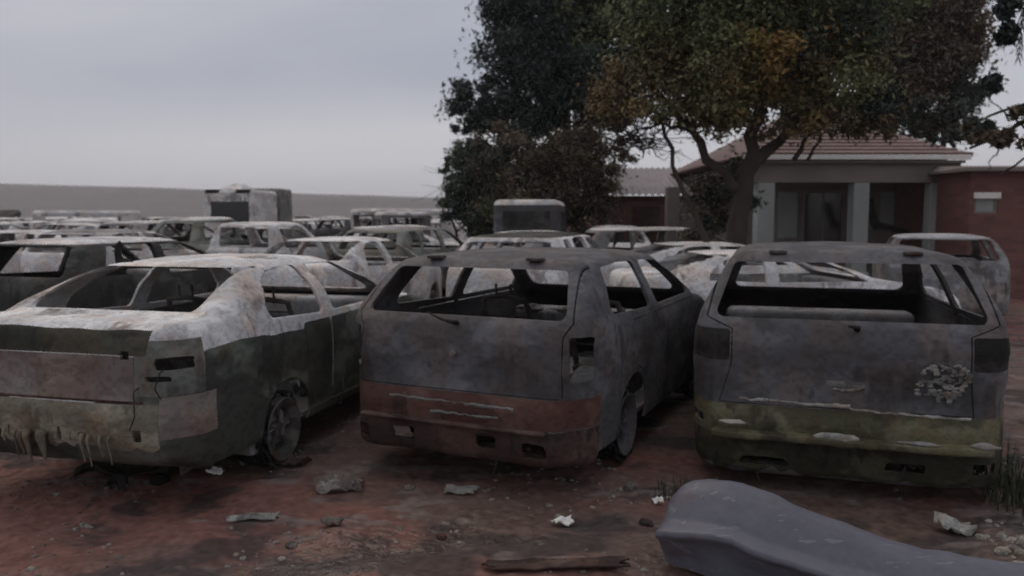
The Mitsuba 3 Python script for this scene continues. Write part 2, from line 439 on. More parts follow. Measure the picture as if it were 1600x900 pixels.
def wheel_mesh(near):
    """wheel axis along +z (outer face up): a burnt rim with spokes and the wire rags of its tyre"""
    n = 40 if near else 16
    prof = [[.205, -.10], [.225, -.10], [.205, -.07], [.17, -.06], [.165, .05], [.205, .075], [.225, .095], [.215, .10], [.19, .085], [.155, .06], [.155, -.07], [.205, -.10]]
    ring = trimesh.creation.revolve(np.array(prof), sections=n)
    P = [ring]
    disc = m3.Manifold.cylinder(.018, .165, .165, n)
    k = 5
    for i in range(k):
        a = 360 / k * i
        disc -= m3.Manifold.batch_hull([m3.Manifold.cylinder(.2, .026, .026, 12).translate((x, y, -.1)) for x, y in ((.075, -.012), (.075, .012), (.125, -.035), (.125, .035))]).rotate((0, 0, a))
    disc -= m3.Manifold.cylinder(.2, .022, .022, 12).translate((0, 0, -.1))
    P.append(tm(disc.translate((0, 0, .035))))
    P.append(trimesh.creation.cylinder(.05, .05, sections=16)); P[-1].apply_translation([0, 0, .03])
    if not near:
        return cat(P), None
    a = np.linspace(0, 2 * np.pi, 61)[:-1]
    r = np.random.default_rng(3)
    ty = []
    for z in (-.07, -.035, 0, .035, .07):
        rr = .235 + .012 * r.random(60) + 0.02 * (np.sin(a * 2 + z * 20) > .2)
        ty.append(tube(np.stack([rr * np.cos(a), rr * np.sin(a), z + .012 * r.standard_normal(60)], 1)[list(range(60)) + [0]], .011, 5))
    return cat(P), cat(ty)


def sym(pts):
    """outline of the right half, from bottom to top, mirrored"""
    return pts + [(-x, y) for x, y in reversed(pts)]


def section(W, belt, H, roofw, sill):
    w = W / 2
    return sym([(w * .90, sill - .06), (w * .965, sill + .06), (w * .99, .45), (w, .62), (w * .975, belt - .12), (w * .93, belt), (w * .84, belt + (H - belt) * .4), (roofw, H - .07), (roofw * .8, H - .015), (roofw * .3, H + .01)])


def plan(W, L, tail=.80, nose=.70):
    w = W / 2
    return sym([(w * tail * .7, -.04), (w * tail * .95, .0), (w * .94, .22), (w * .985, .6), (w, 1.3), (w, L * .6), (w * .97, L - .75), (w * .90, L - .3), (w * nose, L - .02), (w * nose * .5, L + .02)])


def sedan_spec(W=1.84, L=4.45):
    H, sill, belt = 1.42, .22, 1.02
    sp = dict(L=L, W=W, H=H, sill=sill, roof_z=1.345, axles=(1.16, 3.66), axle_z=.235, arch=.315, cowl=3.25, dash_z=.98, seat_u=1.95, bench_u=1.25, dent=.03)
    sp['side'] = [(.35, .18), (.08, .28), (.0, .42), (-.02, .6), (.03, .68), (.04, .92), (.06, 1.06), (.14, 1.10), (.48, 1.105), (.70, 1.21), (1.12, 1.385), (1.5, 1.42), (2.0, 1.43), (2.35, 1.39), (2.75, 1.22), (3.2, 1.02), (3.9, .92), (4.3, .78), (4.43, .55), (4.40, .26), (4.1, .18)]
    sp['plan'] = plan(W, L)
    sp['section'] = section(W, belt, H, .60, sill)
    sp['side_win'] = [[(1.02, 1.03), (1.74, .995), (1.76, 1.345), (1.60, 1.352), (1.36, 1.33), (1.16, 1.26), (1.04, 1.14)], [(1.90, .995), (3.02, 1.0), (2.72, 1.18), (2.36, 1.335), (1.90, 1.345)]]
    sp['rear_win'] = [(-.665, 1.12), (.625, 1.12), (.585, 1.365), (-.585, 1.365)]
    sp['rear_win_u'] = 1.3
    sp['wind'] = [(-.66, 1.05), (.66, 1.05), (.54, 1.34), (-.54, 1.34)]
    sp['wind_u'] = 2.3
    return sp


def hatch_spec(W=1.70, L=3.95, H=1.47, belt=1.05, wtop=1.39, wb=.66, wt=.55, tg=.58, rake=0.0):
    sill = .20
    sp = dict(L=L, W=W, H=H, sill=sill, roof_z=H - .065, axles=(.72, 3.2), axle_z=.235, arch=.31, cowl=2.95, dash_z=.98, seat_u=1.75, bench_u=1.0, dent=.026)
    sp['side'] = [(.35, .14), (.08, .20), (.0, .36), (-.03, tg - .1), (.04, tg), (.05, .86), (.10, belt - .04), (.40 + rake, wtop), (.47 + rake, H - .03), (.75, H - .005), (1.3, H + .01), (1.85, H), (2.15, H - .06), (2.55, 1.24), (2.95, 1.02), (3.6, .90), (3.88, .72), (3.95, .5), (3.92, .26), (3.6, .14)]
    sp['plan'] = plan(W, L, .86)
    sp['section'] = section(W, belt - .03, H, .615, sill)
    sp['side_win'] = [[(.62, belt), (1.52, belt - .03), (1.56, H - .09), (1.2, H - .085), (.82, H - .10)], [(1.68, belt - .03), (2.86, belt - .03), (2.5, 1.21), (2.15, H - .115), (1.70, H - .09)]]
    sp['rear_win'] = [(-wb, belt + .01), (wb, belt + .01), (wt, wtop - .02), (-wt, wtop - .02)]
    sp['rear_win_u'] = .7
    sp['wind'] = [(-.66, 1.04), (.66, 1.04), (.54, H - .10), (-.54, H - .10)]
    sp['wind_u'] = 2.05
    return sp


def ragged(x0, x1, z0, z1, seed, amp=.05, n=40):
    """strip polygon in (v, z) whose lower edge is torn and melted"""
    r = np.random.default_rng(seed)
    x = np.linspace(x0, x1, n)
    z = z0 + amp * (r.random(n) - .6) * (r.random(n) > .35)
    return Polygon(list(zip(x, z)) + [(x1, z1), (x0, z1)]).buffer(0)


def rear_part(name, poly, y0, y1, slot, gap=.004):
    return (name, rear_cut(poly.buffer(-gap), y0, y1), slot, rear_cut(poly.buffer(gap, join_style=2), y0, y1))


def door_cuts(sp, u0, um, u1, zlow, belt, handles=None):
    out = []
    for sgn in (1, -1):
        x0, x1 = (0.3, 2) if sgn > 0 else (-2, -0.3)
        zz = sp['sill'] + .09
        r = sp['arch'] + .04
        c = Point(sp['axles'][0], sp['axle_z'] + .05).buffer(r)
        for nm, a, b, back in (('rear_door', u0, um - .006, .05), ('front_door', um + .006, u1, 0)):
            poly = rounded([(a, zz), (b, zz), (b, belt), (a - back, belt)], .03).difference(c)
            out.append((nm, side_cut(poly.buffer(-.005), x0, x1), 'side', side_cut(poly.buffer(.005), x0, x1)))
    return out


def groove(poly, w=.012):
    return poly.boundary.buffer(w / 2)


# --- the sedan at the left
sp = sedan_spec()
def hole(x, z, rx, rz):
    a = np.linspace(0, 2 * math.pi, 25)[:-1]
    k_ = 1 + .55 * (meshkit.fbm(np.stack([np.cos(a) * 1.6 + x * 9, np.sin(a) * 1.6, 0 * a + z * 7], 1), 3, 2) - .5)
    sq = np.maximum(np.abs(np.cos(a)), np.abs(np.sin(a))) ** -.7
    return rear_cut(Polygon(np.stack([x + rx * k_ * sq * np.cos(a), z + rz * k_ * sq * np.sin(a)], 1)), -.5, .45)


sp['holes'] = [rear_cut(Polygon([(x_, z_), (x_ + w_, z_ + .004), (x_ + w_ * .8, z_ + h_), (x_ + .003, z_ + h_ * .9)]), -.5, .1) for x_, w_, z_, h_ in ((-.62, .022, .43, .07), (-.54, .03, .425, .06), (-.45, .018, .43, .08), (-.37, .028, .42, .05), (-.30, .014, .43, .07), (.05, .030, .42, .09), (.13, .012, .43, .04), (.19, .022, .43, .05), (-.72, .02, .43, .06))] + [hole(.50, .93, .030, .026), hole(.765, .885, .085, .040), hole(.70, .80, .07, .018), hole(.58, .475, .026, .038),
               hole(-.50, .93, .030, .026), hole(-.765, .885, .085, .040), hole(-.58, .475, .026, .038),
               rear_cut(sbox(-.95, .668, .95, .69).difference(sbox(-.56, .6, .56, .8)), -.5, .12) if False else rear_cut(sbox(-.62, .655, .62, .672), -.5, .10)]
uu = np.linspace(-.2, 1.6, 60)
scorch = Polygon([(-.2, .1)] + [(1.6, .1)] + list(zip(uu[::-1], (.915 + .03 * np.sin(uu * 2.2 + .4) + .025 * (meshkit.fbm(np.stack([uu * 5, 0 * uu, 0 * uu], 1), 3, 4) - .5))[::-1])))
lid = sbox(-.62, .945, .62, 1.5).union(Polygon([(-.62, .945), (.62, .945), (.5, .915), (-.5, .925)]))
ur = bx(-2, 2, -1, .42, 0, 3)
sp['cuts'] = [
    ('roof', bx(-2, 2, 1.05, 2.6, 1.352, 3), 'roof'),
    ('trunk_deck', bx(-.70, .70, .085, .52, 1.06, 1.2), 'roof'),
    ('trunk_lid', rear_cut(rounded([(-.64, .93), (.64, .93), (.70, 1.3), (-.70, 1.3)], .02), -.5, .30), 'lid'),
    ('rear_panel', rear_cut(sbox(-.56, .672, .56, .925), -.5, .30), 'panel'),
    ('lamp_housing', rear_cut(sbox(.566, .70, 1.2, 1.02), -.5, .26), 'lamp'),
    ('lamp_housing', rear_cut(sbox(-1.2, .70, -.566, 1.02), -.5, .26), 'lamp'),
    ('rear_bumper', rear_cut(ragged(-.98, .70, .40, .654, 5, .05), -.5, .36), 'bumper'),
    ('rear_bumper_corner', rear_cut(sbox(.704, .45, 1.2, .695), -.5, .36), 'panel'),
    ('bonnet', bx(-.72, .72, 3.28, 4.36, .72, 1.3), 'bonnet'),
] + door_cuts(sp, 1.46, 1.82, 3.1, .3, .945) + [
    ('tail_lower', bx(-.3, .3, -.2, .42, .05, .45), 'side'), ('quarter_panel', side_cut(scorch, .3, 2), 'side'), ('quarter_panel', side_cut(scorch, -2, -.3), 'side'),
    ('sill', bx(.2, 2, 1.2, 3.2, .1, .40), 'side'), ('sill', bx(-2, -.2, 1.2, 3.2, .1, .40), 'side'), ('front_wing', bx(.3, 2, 3.0, 4.6, .1, .955), 'side'), ('front_wing', bx(-2, -.3, 3.0, 4.6, .1, .955), 'side')]
sp['press'] = pressings(.70, .30, .3, .74, .86, .012)
SEDAN = build_car(sp, True, 3)

# --- hatchback in the middle
sp = hatch_spec(1.70, 3.95, 1.465, 1.06, 1.385, .66, .57, .60, .05)
sp['plan'] = plan(1.70, 3.95, .80)
lampc = lambda sg, z0, z1, x0, x1: rear_cut(rounded([(sg * x0, z0), (sg * x1, z0), (sg * x1, z1), (sg * x0, z1)] if sg > 0 else [(sg * x1, z0), (sg * x0, z0), (sg * x0, z1), (sg * x1, z1)], .02), -.5, .32)
sp['axles'], sp['dash_z'], sp['arch'] = (1.0, 3.2), .84, .33
sp['side'][:4] = [(.35, .12), (.05, .14), (-.01, .28), (-.03, .5)]
sp['section'] = section(1.70, 1.03, 1.475, .615, .16)
sp['holes'] = [lampc(1, .70, .98, .69, .79), lampc(-1, .70, .98, .66, .79), hole(.22, .30, .06, .05), hole(-.32, .29, .08, .05), hole(.52, .27, .07, .05), hole(-.62, .27, .05, .05)]
tgp = Polygon([(-.68, .60), (.66, .60), (.66, .98), (.70, 1.06), (.605, 1.47), (-.605, 1.47), (-.70, 1.06), (-.64, .98)])
sp['cuts'] = [
    ('roof', bx(-2, 2, .50, 2.2, 1.405, 3), 'roof'),
    rear_part('tailgate', tgp, -.5, .62, 'lid'),
    ('rear_bumper', rear_cut(sbox(-1.2, .405, 1.2, .592), -.5, .34), 'bumper'),
    ('rear_valance', rear_cut(ragged(-.92, .92, .15, .398, 8, .06), -.5, .34), 'valance'),
    ('bonnet', bx(-.66, .66, 2.98, 3.86, .72, 1.3), 'bonnet'),
] + door_cuts(sp, 1.06, 1.62, 2.8, .3, .985)
sp['cuts'] += [('quarter_panel', bx(.3, 2, -.2, 1.2, .1, .98), 'side'), ('quarter_panel', bx(-2, -.3, -.2, 1.2, .1, .98), 'side'), ('sill', bx(.2, 2, 1.0, 2.9, .1, .40), 'side'), ('sill', bx(-2, -.2, 1.0, 2.9, .1, .40), 'side')]
sp['press'] = pressings(.72, .90, .34, .64, .80, .014)
HATCH = build_car(sp, True, 9)
ROOFRAILS = None

# --- hatchback at the right
sp = hatch_spec(1.74, 4.05, 1.52, 1.06, 1.435, .70, .60, .53, .02)
sp['dash_z'] = .86
sp['side'][:3] = [(.35, .05), (.04, .06), (-.02, .26)]; sp['side'][-1] = (3.6, .05)
sp['section'] = section(1.74, 1.03, 1.52, .615, .10)
sp['holes'] = [hole(-.78, .40, .03, .03), hole(.30, .20, .10, .03), hole(-.42, .17, .13, .03), hole(.68, .22, .06, .035), rear_cut(sbox(-.10, .665, .10, .70), -.5, .11)]
tgp = Polygon([(-.66, .53), (.62, .53), (.60, .78), (.60, 1.0), (.74, 1.07), (.655, 1.52), (-.655, 1.52), (-.74, 1.07), (-.60, 1.0), (-.60, .78)])
sp['cuts'] = [
    ('roof', bx(-2, 2, .50, 2.2, 1.452, 3), 'roof'),
    rear_part('tailgate', tgp, -.5, .66, 'lid'),
    ('painted_lamp_recess', rear_cut(rounded([(.61, .80), (1.1, .80), (1.1, 1.0), (.61, 1.0)], .02), -.5, .40), 'char'),  # both panels lie flush; their black colour stands for shade inside lamp recesses
    ('painted_lamp_recess', rear_cut(rounded([(-1.1, .80), (-.61, .80), (-.61, 1.0), (-1.1, 1.0)], .02), -.5, .40), 'char'),
    ('rear_bumper', rear_cut(sbox(-1.2, .335, 1.2, .522), -.5, .36), 'bumper'),
    ('rear_valance', rear_cut(ragged(-.95, .95, .10, .328, 21, .10), -.5, .36), 'valance'),
    ('bonnet', bx(-.66, .66, 2.98, 3.95, .72, 1.3), 'bonnet'),
] + door_cuts(sp, 1.06, 1.62, 2.8, .3, .985)
sp['cuts'] += [('quarter_panel', bx(.3, 2, -.2, 1.2, .1, .80), 'quarter'), ('quarter_panel', bx(-2, -.3, -.2, 1.2, .1, .80), 'quarter'), ('sill', bx(.2, 2, 1.0, 2.9, .1, .40), 'side'), ('sill', bx(-2, -.2, 1.0, 2.9, .1, .40), 'side')]
sp['press'] = pressings(.70, .88, .36, .56, .74, .016)
GOLF = build_car(sp, True, 15)

F_SEDAN = build_car(sedan_spec(1.74), False, 4)
F_HATCH = build_car(hatch_spec(), False, 5)
wg = hatch_spec(1.74, 4.4, 1.50)
wg['side'] = [(u + (.45 if u > .6 else 0), z) for u, z in wg['side']]
wg['plan'] = plan(1.74, 4.4, .86)
wg['side_win'] = [[(.55, 1.05), (1.05, 1.05), (1.05, 1.41), (.75, 1.40)]] + [[(u + .45, z) for u, z in w] for w in wg['side_win']]
wg['axles'], wg['cowl'], wg['wind_u'] = (.85, 3.65), 3.4, 2.5
F_WAGON = build_car(wg, False, 6)
# a pick-up: cab in front of an open load bed
pk = dict(L=4.7, W=1.74, H=1.62, sill=.26, roof_z=1.55, axles=(1.0, 3.8), axle_z=.26, arch=.36, cowl=3.55, dash_z=1.05, dent=.03)
pk['side'] = [(.1, .34), (0, .5), (.0, 1.0), (.06, 1.03), (1.75, 1.04), (1.82, 1.55), (1.95, 1.61), (2.75, 1.62), (2.95, 1.56), (3.5, 1.12), (4.2, 1.02), (4.6, .9), (4.7, .6), (4.66, .34), (4.3, .26), (.4, .26)]
pk['plan'] = plan(1.74, 4.7, .94)
pk['section'] = section(1.74, 1.06, 1.62, .62, .26)
pk['side_win'] = [[(1.98, 1.10), (3.25, 1.08), (2.85, 1.48), (2.0, 1.51)]]
pk['rear_win'] = [(-.55, 1.12), (.55, 1.12), (.52, 1.5), (-.52, 1.5)]; pk['rear_win_u'] = 2.1
pk['wind'] = [(-.64, 1.14), (.64, 1.14), (.54, 1.52), (-.54, 1.52)]; pk['wind_u'] = 2.7
pk['holes'] = [bx(-.72, .72, .06, 1.70, .62, 1.2)]
F_PICKUP = build_car(pk, False, 7)

for tpl in (SEDAN, HATCH, GOLF, F_SEDAN, F_HATCH, F_WAGON, F_PICKUP):
    for i, (name, par, m, slot) in enumerate(tpl):
        tpl[i] = (name, par, mikit.ply(tm(m), None, 28), slot)


def pose(x, y, th, z=0.0, sc=(1, 1, 1), tilt=0):
    return T().translate([x, y, z]).rotate([0, 0, 1], -th).rotate([0, 1, 0], tilt).scale(list(sc))


FOOT = []


def foot(x, y, th, w=1.78, l=4.5):
    p = sbox(-w / 2, -.1, w / 2, l)
    return shapely.affinity.translate(shapely.affinity.rotate(p, -th, origin=(0, 0)), x, y)


def place_car(tpl, x, y, th, mats, label, group=None, z=0.0, sc=(1, 1, 1), tilt=0, skip=(), name='burnt_car', part_labels={}):
    k = thing(name, label, 'car', group)
    FOOT.append(foot(x, y, th))
    tw = pose(x, y, th, z, sc, tilt)
    last = None
    for pn, par, d, slot in tpl:
        if pn in skip: continue
        m = mats.get(slot, mats['body'])
        if par:
            put(last, pn, d, m, tw=tw)
        else:
            last = put(k, pn, d, m, tw=tw, label=part_labels.get(pn))
    return k, tw


base = dict(inside='grey_paint', wire='seat_wire', rim='bare_steel', char='char')
car1, tw1 = place_car(SEDAN, -2.69, 4.56, 14,
    {**base, 'body': 'ash_paint', 'roof': 'white_ash', 'lid': 'olive_soot', 'panel': 'pink_primer', 'lamp': 'green_ash', 'bumper': 'ivory_melt', 'side': 'scorched_side', 'bonnet': 'grey_paint', 'rim': 'seat_wire'},
    'burnt-out saloon with pale ash roof and pinkish bare tail at the left edge', part_labels={'rear_bumper': 'melted ivory bumper with hanging drips'})
car2, tw2 = place_car(HATCH, -.40, 5.04, 25,
    {**base, 'body': 'dusk_paint', 'roof': 'dusk_paint', 'lid': 'dusk_paint', 'bumper': 'rust_red', 'valance': 'rust_dark', 'side': 'dusk_paint', 'bonnet': 'dusk_paint', 'rim': 'dusk_paint'},
    'burnt-out hatchback with dark tailgate and rusty red bumper, in the middle of the front row', skip=('bench_frame',), sc=(1.12, 1.04, 1), part_labels={'rear_bumper': 'rusty red bumper'})
car3, tw3 = place_car(GOLF, 2.04, 4.80, 17,
    {**base, 'body': 'dusk_paint', 'roof': 'dusk_paint', 'quarter': 'dusk_paint', 'lid': 'dusk_paint', 'bumper': 'olive_melt', 'valance': 'olive_dark', 'side': 'dusk_paint', 'bonnet': 'dusk_paint'},
    'burnt-out grey hatchback with melted olive bumper and mottled patch on its tailgate', skip=('bench_frame', 'seat_frame'), sc=(1.14, 1, 1), part_labels={'rear_bumper': 'melted olive bumper'})


def add(car, tw, name, mesh, m, smooth=28, label=None, kind=None):
    return put(car, name, tm(mesh), m, smooth, tw=tw, label=label, kind=kind)


def blob_strip(x0, x1, zf, y, r0, seed, n=26):
    """a wavering bead of melted plastic along the car's tail"""
    r = np.random.default_rng(seed)
    x = np.linspace(x0, x1, n)
    z = np.array([zf(v) for v in x]) + .003 * r.standard_normal(n)
    m = tube(np.stack([x, y * np.ones(n), z], 1), r0 * (.35 + .9 * meshkit.noise(np.stack([x * 14, x * 0, x * 0], 1), seed)), 8)
    m.vertices[:, 1] = y + (m.vertices[:, 1] - y) * .6
    return m


def melt(pts, seed, amp=.012):
    """flat lump with a wrinkled front"""
    m = cs(pts).extrude(.02).refine_to_length(.02)
    t = tm(m.transform(np.array([[1, 0, 0, 0], [0, 0, -1, .0], [0, 1, 0, 0]], float)))
    v = t.vertices
    v[:, 1] += amp * (meshkit.fbm(v * 22, 3, seed) - .5) * 2
    return t


def wire(car, tw, pts, m='char', r_=.004):
    add(car, tw, 'loose_wire', tube(np.array(pts), r_, 5), m, True)


wire(car1, tw1, [[.72, .12, .88], [.74, .02, .84], [.73, -.01, .76], [.76, .0, .70]])
wire(car1, tw1, [[.60, .10, .79], [.58, .0, .73], [.60, -.02, .60], [.57, -.03, .52]])
wire(car2, tw2, [[-.72, .06, .74], [-.74, .0, .66], [-.72, -.03, .55], [-.74, -.04, .44]])
wire(car2, tw2, [[.3, -.02, .30], [.33, -.06, .22], [.30, -.05, .12]])
wire(car3, tw3, [[.30, -.02, .22], [.26, -.08, .15], [.28, -.07, .05]])
wire(car3, tw3, [[-.40, -.02, .18], [-.45, -.08, .12], [-.42, -.06, .04]])
for cr, tw_, z_, w_ in ((car2, tw2, 1.43, .34), (car3, tw3, 1.478, .36)):
    for sg in (-1, 1):
        add(cr, tw_, 'hinge', rbx(sg * w_ - .05, sg * w_ + .05, .44, .53, z_ - .012, z_ + .012, .008), 'seat_wire', 30)
add(car2, tw2, 'lock_button', m3.Manifold.cylinder(.02, .022, .018, 16).rotate((90, 0, 0)).translate((0, .045, .84)), 'bare_steel', 30)
add(car2, tw2, 'wiper_stub', tube([[.0, .10, 1.03], [.0, .03, 1.045], [-.06, .02, 1.06], [-.16, .03, 1.10]], [.016, .014, .008, .004], 7), 'char', True)
add(car3, tw3, 'wiper_stub', tube([[.05, .10, 1.02], [.05, .04, 1.04], [.0, .03, 1.05]], [.016, .014, .008], 7), 'char', True)
# burnt-out upholstery and glass heaped behind the dashboards
for cr, tw_, u_, z_, m_, n_ in ((car3, tw3, .56, .885, 'grey_residue', 12), (car2, tw2, 2.35, .85, 'grey_residue', 9)):
    g = np.random.default_rng(n_)
    for i in range(n_):
        h_ = trimesh.creation.icosphere(3, 1.0)
        h_.vertices = h_.vertices * (1 + .9 * (meshkit.fbm(h_.vertices * 1.8 + i * 7, 4, 3) - .5)[:, None]) * [.03 + .06 * g.random(), .03 + .04 * g.random(), .01 + .045 * g.random() ** 2] + [-.58 + 1.16 * (i + .5 * g.random()) / n_, u_ + .1 * g.random(), z_]
        add(cr, tw_, 'ash_heap', h_, m_, True)
add(car3, tw3, 'parcel_ledge', rbx(-.66, .66, .42, .66, .84, .88, .02), 'soot_paint', 30)
# saloon: drips of the melted bumper, charred stub on the roof, exhaust box
r = np.random.default_rng(12)
for i in range(20):
    x = -.86 + .066 * i + .03 * r.random()
    if -.0 < x < .18 or x > .45: continue
    l = .01 + .13 * r.random() ** 2.2 + (.05 if abs(x + .1) < .09 else 0); w = .005 + .010 * r.random() ** 2 + (.010 if abs(x + .1) < .09 else 0)
    x += .02 * r.standard_normal()
    dm = tube([[x, -.01, .47], [x + .005, -.03, .44], [x + .01, -.02, .41 - l * .3], [x + .012, -.012, .41 - l * .75], [x + .014, -.01, .40 - l]], [w * 1.5, w * 1.2, w * .8, w * .55, w * .3], 8)
    add(car1, tw1, 'plastic_drip', dm, 'ivory_melt', True)
add(car1, tw1, 'gap_rust', blob_strip(-.6, .6, lambda v: .664, .035, .012, 2), 'rust_red', True)
add(car1, tw1, 'roof_stub', cat([tube([[-.52, 1.25, 1.37], [-.53, 1.24, 1.44], [-.52, 1.25, 1.50], [-.525, 1.26, 1.535]], [.032, .024, .030, .006], 9), tube([[-.52, 1.25, 1.38], [-.45, 1.25, 1.385], [-.40, 1.24, 1.375]], [.03, .022, .01], 7)]), 'char', True, label='charred black stub standing on the roof')
add(car1, tw1, 'silencer', tm(rot(rbx(-.32, .32, -.12, .12, -.09, .09, .08), 0, 0, 0, (.1, .45, .27))), 'rust_dark', 40)
# centre hatchback: pale streaks on the bumper, beads along the tailgate's lower edge
add(car2, tw2, 'bumper_streak', blob_strip(-.38, .42, lambda v: .545 - .01 * v, -.045, .012, 4), 'bare_steel', True)
add(car2, tw2, 'bumper_streak', blob_strip(-.10, .33, lambda v: .475, -.05, .010, 5), 'bare_steel', True)
add(car2, tw2, 'bumper_bar', tm(rbx(-.60, .60, -.045, .03, .385, .41, .012)), 'rust_dark', 40)
# right-hand hatchback: melted beads, badge-like residue, handle lip, bumper ledge, pale ash on the ledge
add(car3, tw3, 'melted_edge', blob_strip(-.55, .60, lambda v: .545 - .02 * math.sin(v * 3), .012, .010, 6, 40), 'pale_residue', True)
add(car3, tw3, 'melted_edge', blob_strip(-.16, .02, lambda v: .56, -.0, .018, 7, 12), 'pale_residue', True)
add(car3, tw3, 'handle_lip', tube([[-.07, .015, .662], [-.02, .0, .655], [.04, .0, .662], [.085, .01, .678]], [.008, .012, .012, .012], 7), 'bare_steel', True)
lump = []
rr = np.random.default_rng(40)
for i in range(700):
    a = rr.random() * 2 * math.pi; q = math.sqrt(rr.random())
    x, z = .46 + .125 * q * math.cos(a) + .02 * math.sin(3 * a), .735 + .125 * q * math.sin(a)
    if meshkit.fbm(np.array([[x * 38, 0, z * 38]]), 2, 5)[0] < (.47 if x > .44 else .54): continue
    sph = trimesh.creation.icosphere(1, .003 + .007 * rr.random() ** 2); sph.vertices *= [1.5, .5, 1.2]
    sph.apply_translation([x, .030 + .03 * max(0, z - .7), z]); lump.append(sph)
add(car3, tw3, 'tailgate_residue', cat(lump), 'grey_residue', True, label='mottled pale melted patch at the right of the tailgate', kind='stuff')
led = rbx(-.70, .70, -.10, .0, .325, .375, .018).refine_to_length(.03)
led = tm(led); led.vertices[:, 2] += .02 * (meshkit.fbm(led.vertices * 6, 3, 3) - .5); led.vertices[:, 1] += .03 * (led.vertices[:, 0]) ** 2 * 1.6
add(car3, tw3, 'bumper_ledge', led, 'olive_melt', 28)
for (x, w, hgt, z) in ((-.05, .15, .035, .378), (-.58, .10, .018, .43), (.66, .09, .022, .385), (.35, .14, .012, .38)):
    m = tm(m3.Manifold.sphere(1, 14)); m.vertices = m.vertices * [w * .8, .022, hgt * .8] + [x, -.075 + .048 * x * x, z]
    m.vertices += np.array([.04, .01, .035]) * (meshkit.fbm(m.vertices * 22, 3, 8)[:, None] - .5) * np.array([1, 1, 1.0])
    add(car3, tw3, 'melted_lump', m, 'pale_residue', True)

# ------------------------------------------------------------------ second row and the cars standing about behind
G1 = None
pal = lambda b, rf, bn=None: {**base, 'body': b, 'roof': rf, 'bonnet': bn or b}
place_car(F_HATCH, -5.45, 8.5, 16, pal('soot_paint', 'ash_paint'), 'sooty burnt hatchback with pale roof behind the saloon at the left edge', sc=(1, 1, 1))
place_car(F_SEDAN, -3.0, 10.2, 14, pal('ash_paint', 'white_ash'), 'pale ash-coloured burnt car seen through the windows of the front saloon')
place_car(F_WAGON, -.15, 10.0, 17, pal('ash_paint', 'soot_paint'), 'burnt estate car with dark roof directly behind the centre hatchback')
place_car(F_SEDAN, 1.35, 10.5, 86, pal('ash_paint', 'white_ash'), 'pale burnt saloon standing crosswise, seen between centre and right hatchback', sc=(1, 1, .90))
place_car(F_SEDAN, 1.5, 13.7, 82, pal('white_ash', 'white_ash'), 'white burnt saloon standing crosswise before the veranda, seen through the right hatchback', sc=(1, 1, .90))
place_car(F_HATCH, 6.75, 12.4, 22, pal('grey_paint', 'ash_paint'), 'grey burnt hatchback behind the right hatchback at the right edge', sc=(1.14, 1, .97))
place_car(F_HATCH, 2.85, 23.2, 182, pal('white_ash', 'white_ash'), 'small white burnt car beside the dark red outbuilding')
place_car(F_PICKUP, -5.6, 13.6, 15, pal('ash_paint', 'white_ash'), 'silver burnt pick-up in the second row near the left edge')
place_car(F_HATCH, -8.2, 14.2, 12, pal('ash_paint', 'grey_paint'), 'silver burnt hatchback furthest left, two rows behind the saloon')
place_car(F_WAGON, -2.9, 15.5, 20, pal('green_ash', 'grey_paint'), 'greenish burnt estate car left of the tree behind the front saloon roof')
place_car(F_SEDAN, -.6, 15.4, 35, pal('grey_paint', 'ash_paint'), 'grey burnt saloon turned askew below the bushes')

place_car(F_WAGON, 1.2, 16.3, 84, pal('grey_paint', 'ash_paint'), 'grey burnt estate car crosswise below the tan wall stub')
far_mats = [('white_ash', 'white_ash'), ('ash_paint', 'white_ash'), ('ash_paint', 'ash_paint'), ('grey_paint', 'ash_paint'), ('soot_paint', 'grey_paint'), ('green_ash', 'ash_paint'), ('slate_paint', 'white_ash')]
fr = np.random.default_rng(77)
CN = {'white_ash': 'white', 'ash_paint': 'pale grey', 'grey_paint': 'mid grey', 'soot_paint': 'sooty black', 'green_ash': 'greenish', 'slate_paint': 'dark slate'}
TN = {id(F_SEDAN): 'saloon', id(F_HATCH): 'hatchback', id(F_WAGON): 'estate car', id(F_PICKUP): 'pick-up'}
def hood_up(tw, tpl_cowl, deg):
    return tw @ T().translate([0, tpl_cowl, .98]).rotate([1, 0, 0], deg).translate([0, -tpl_cowl, -.98])


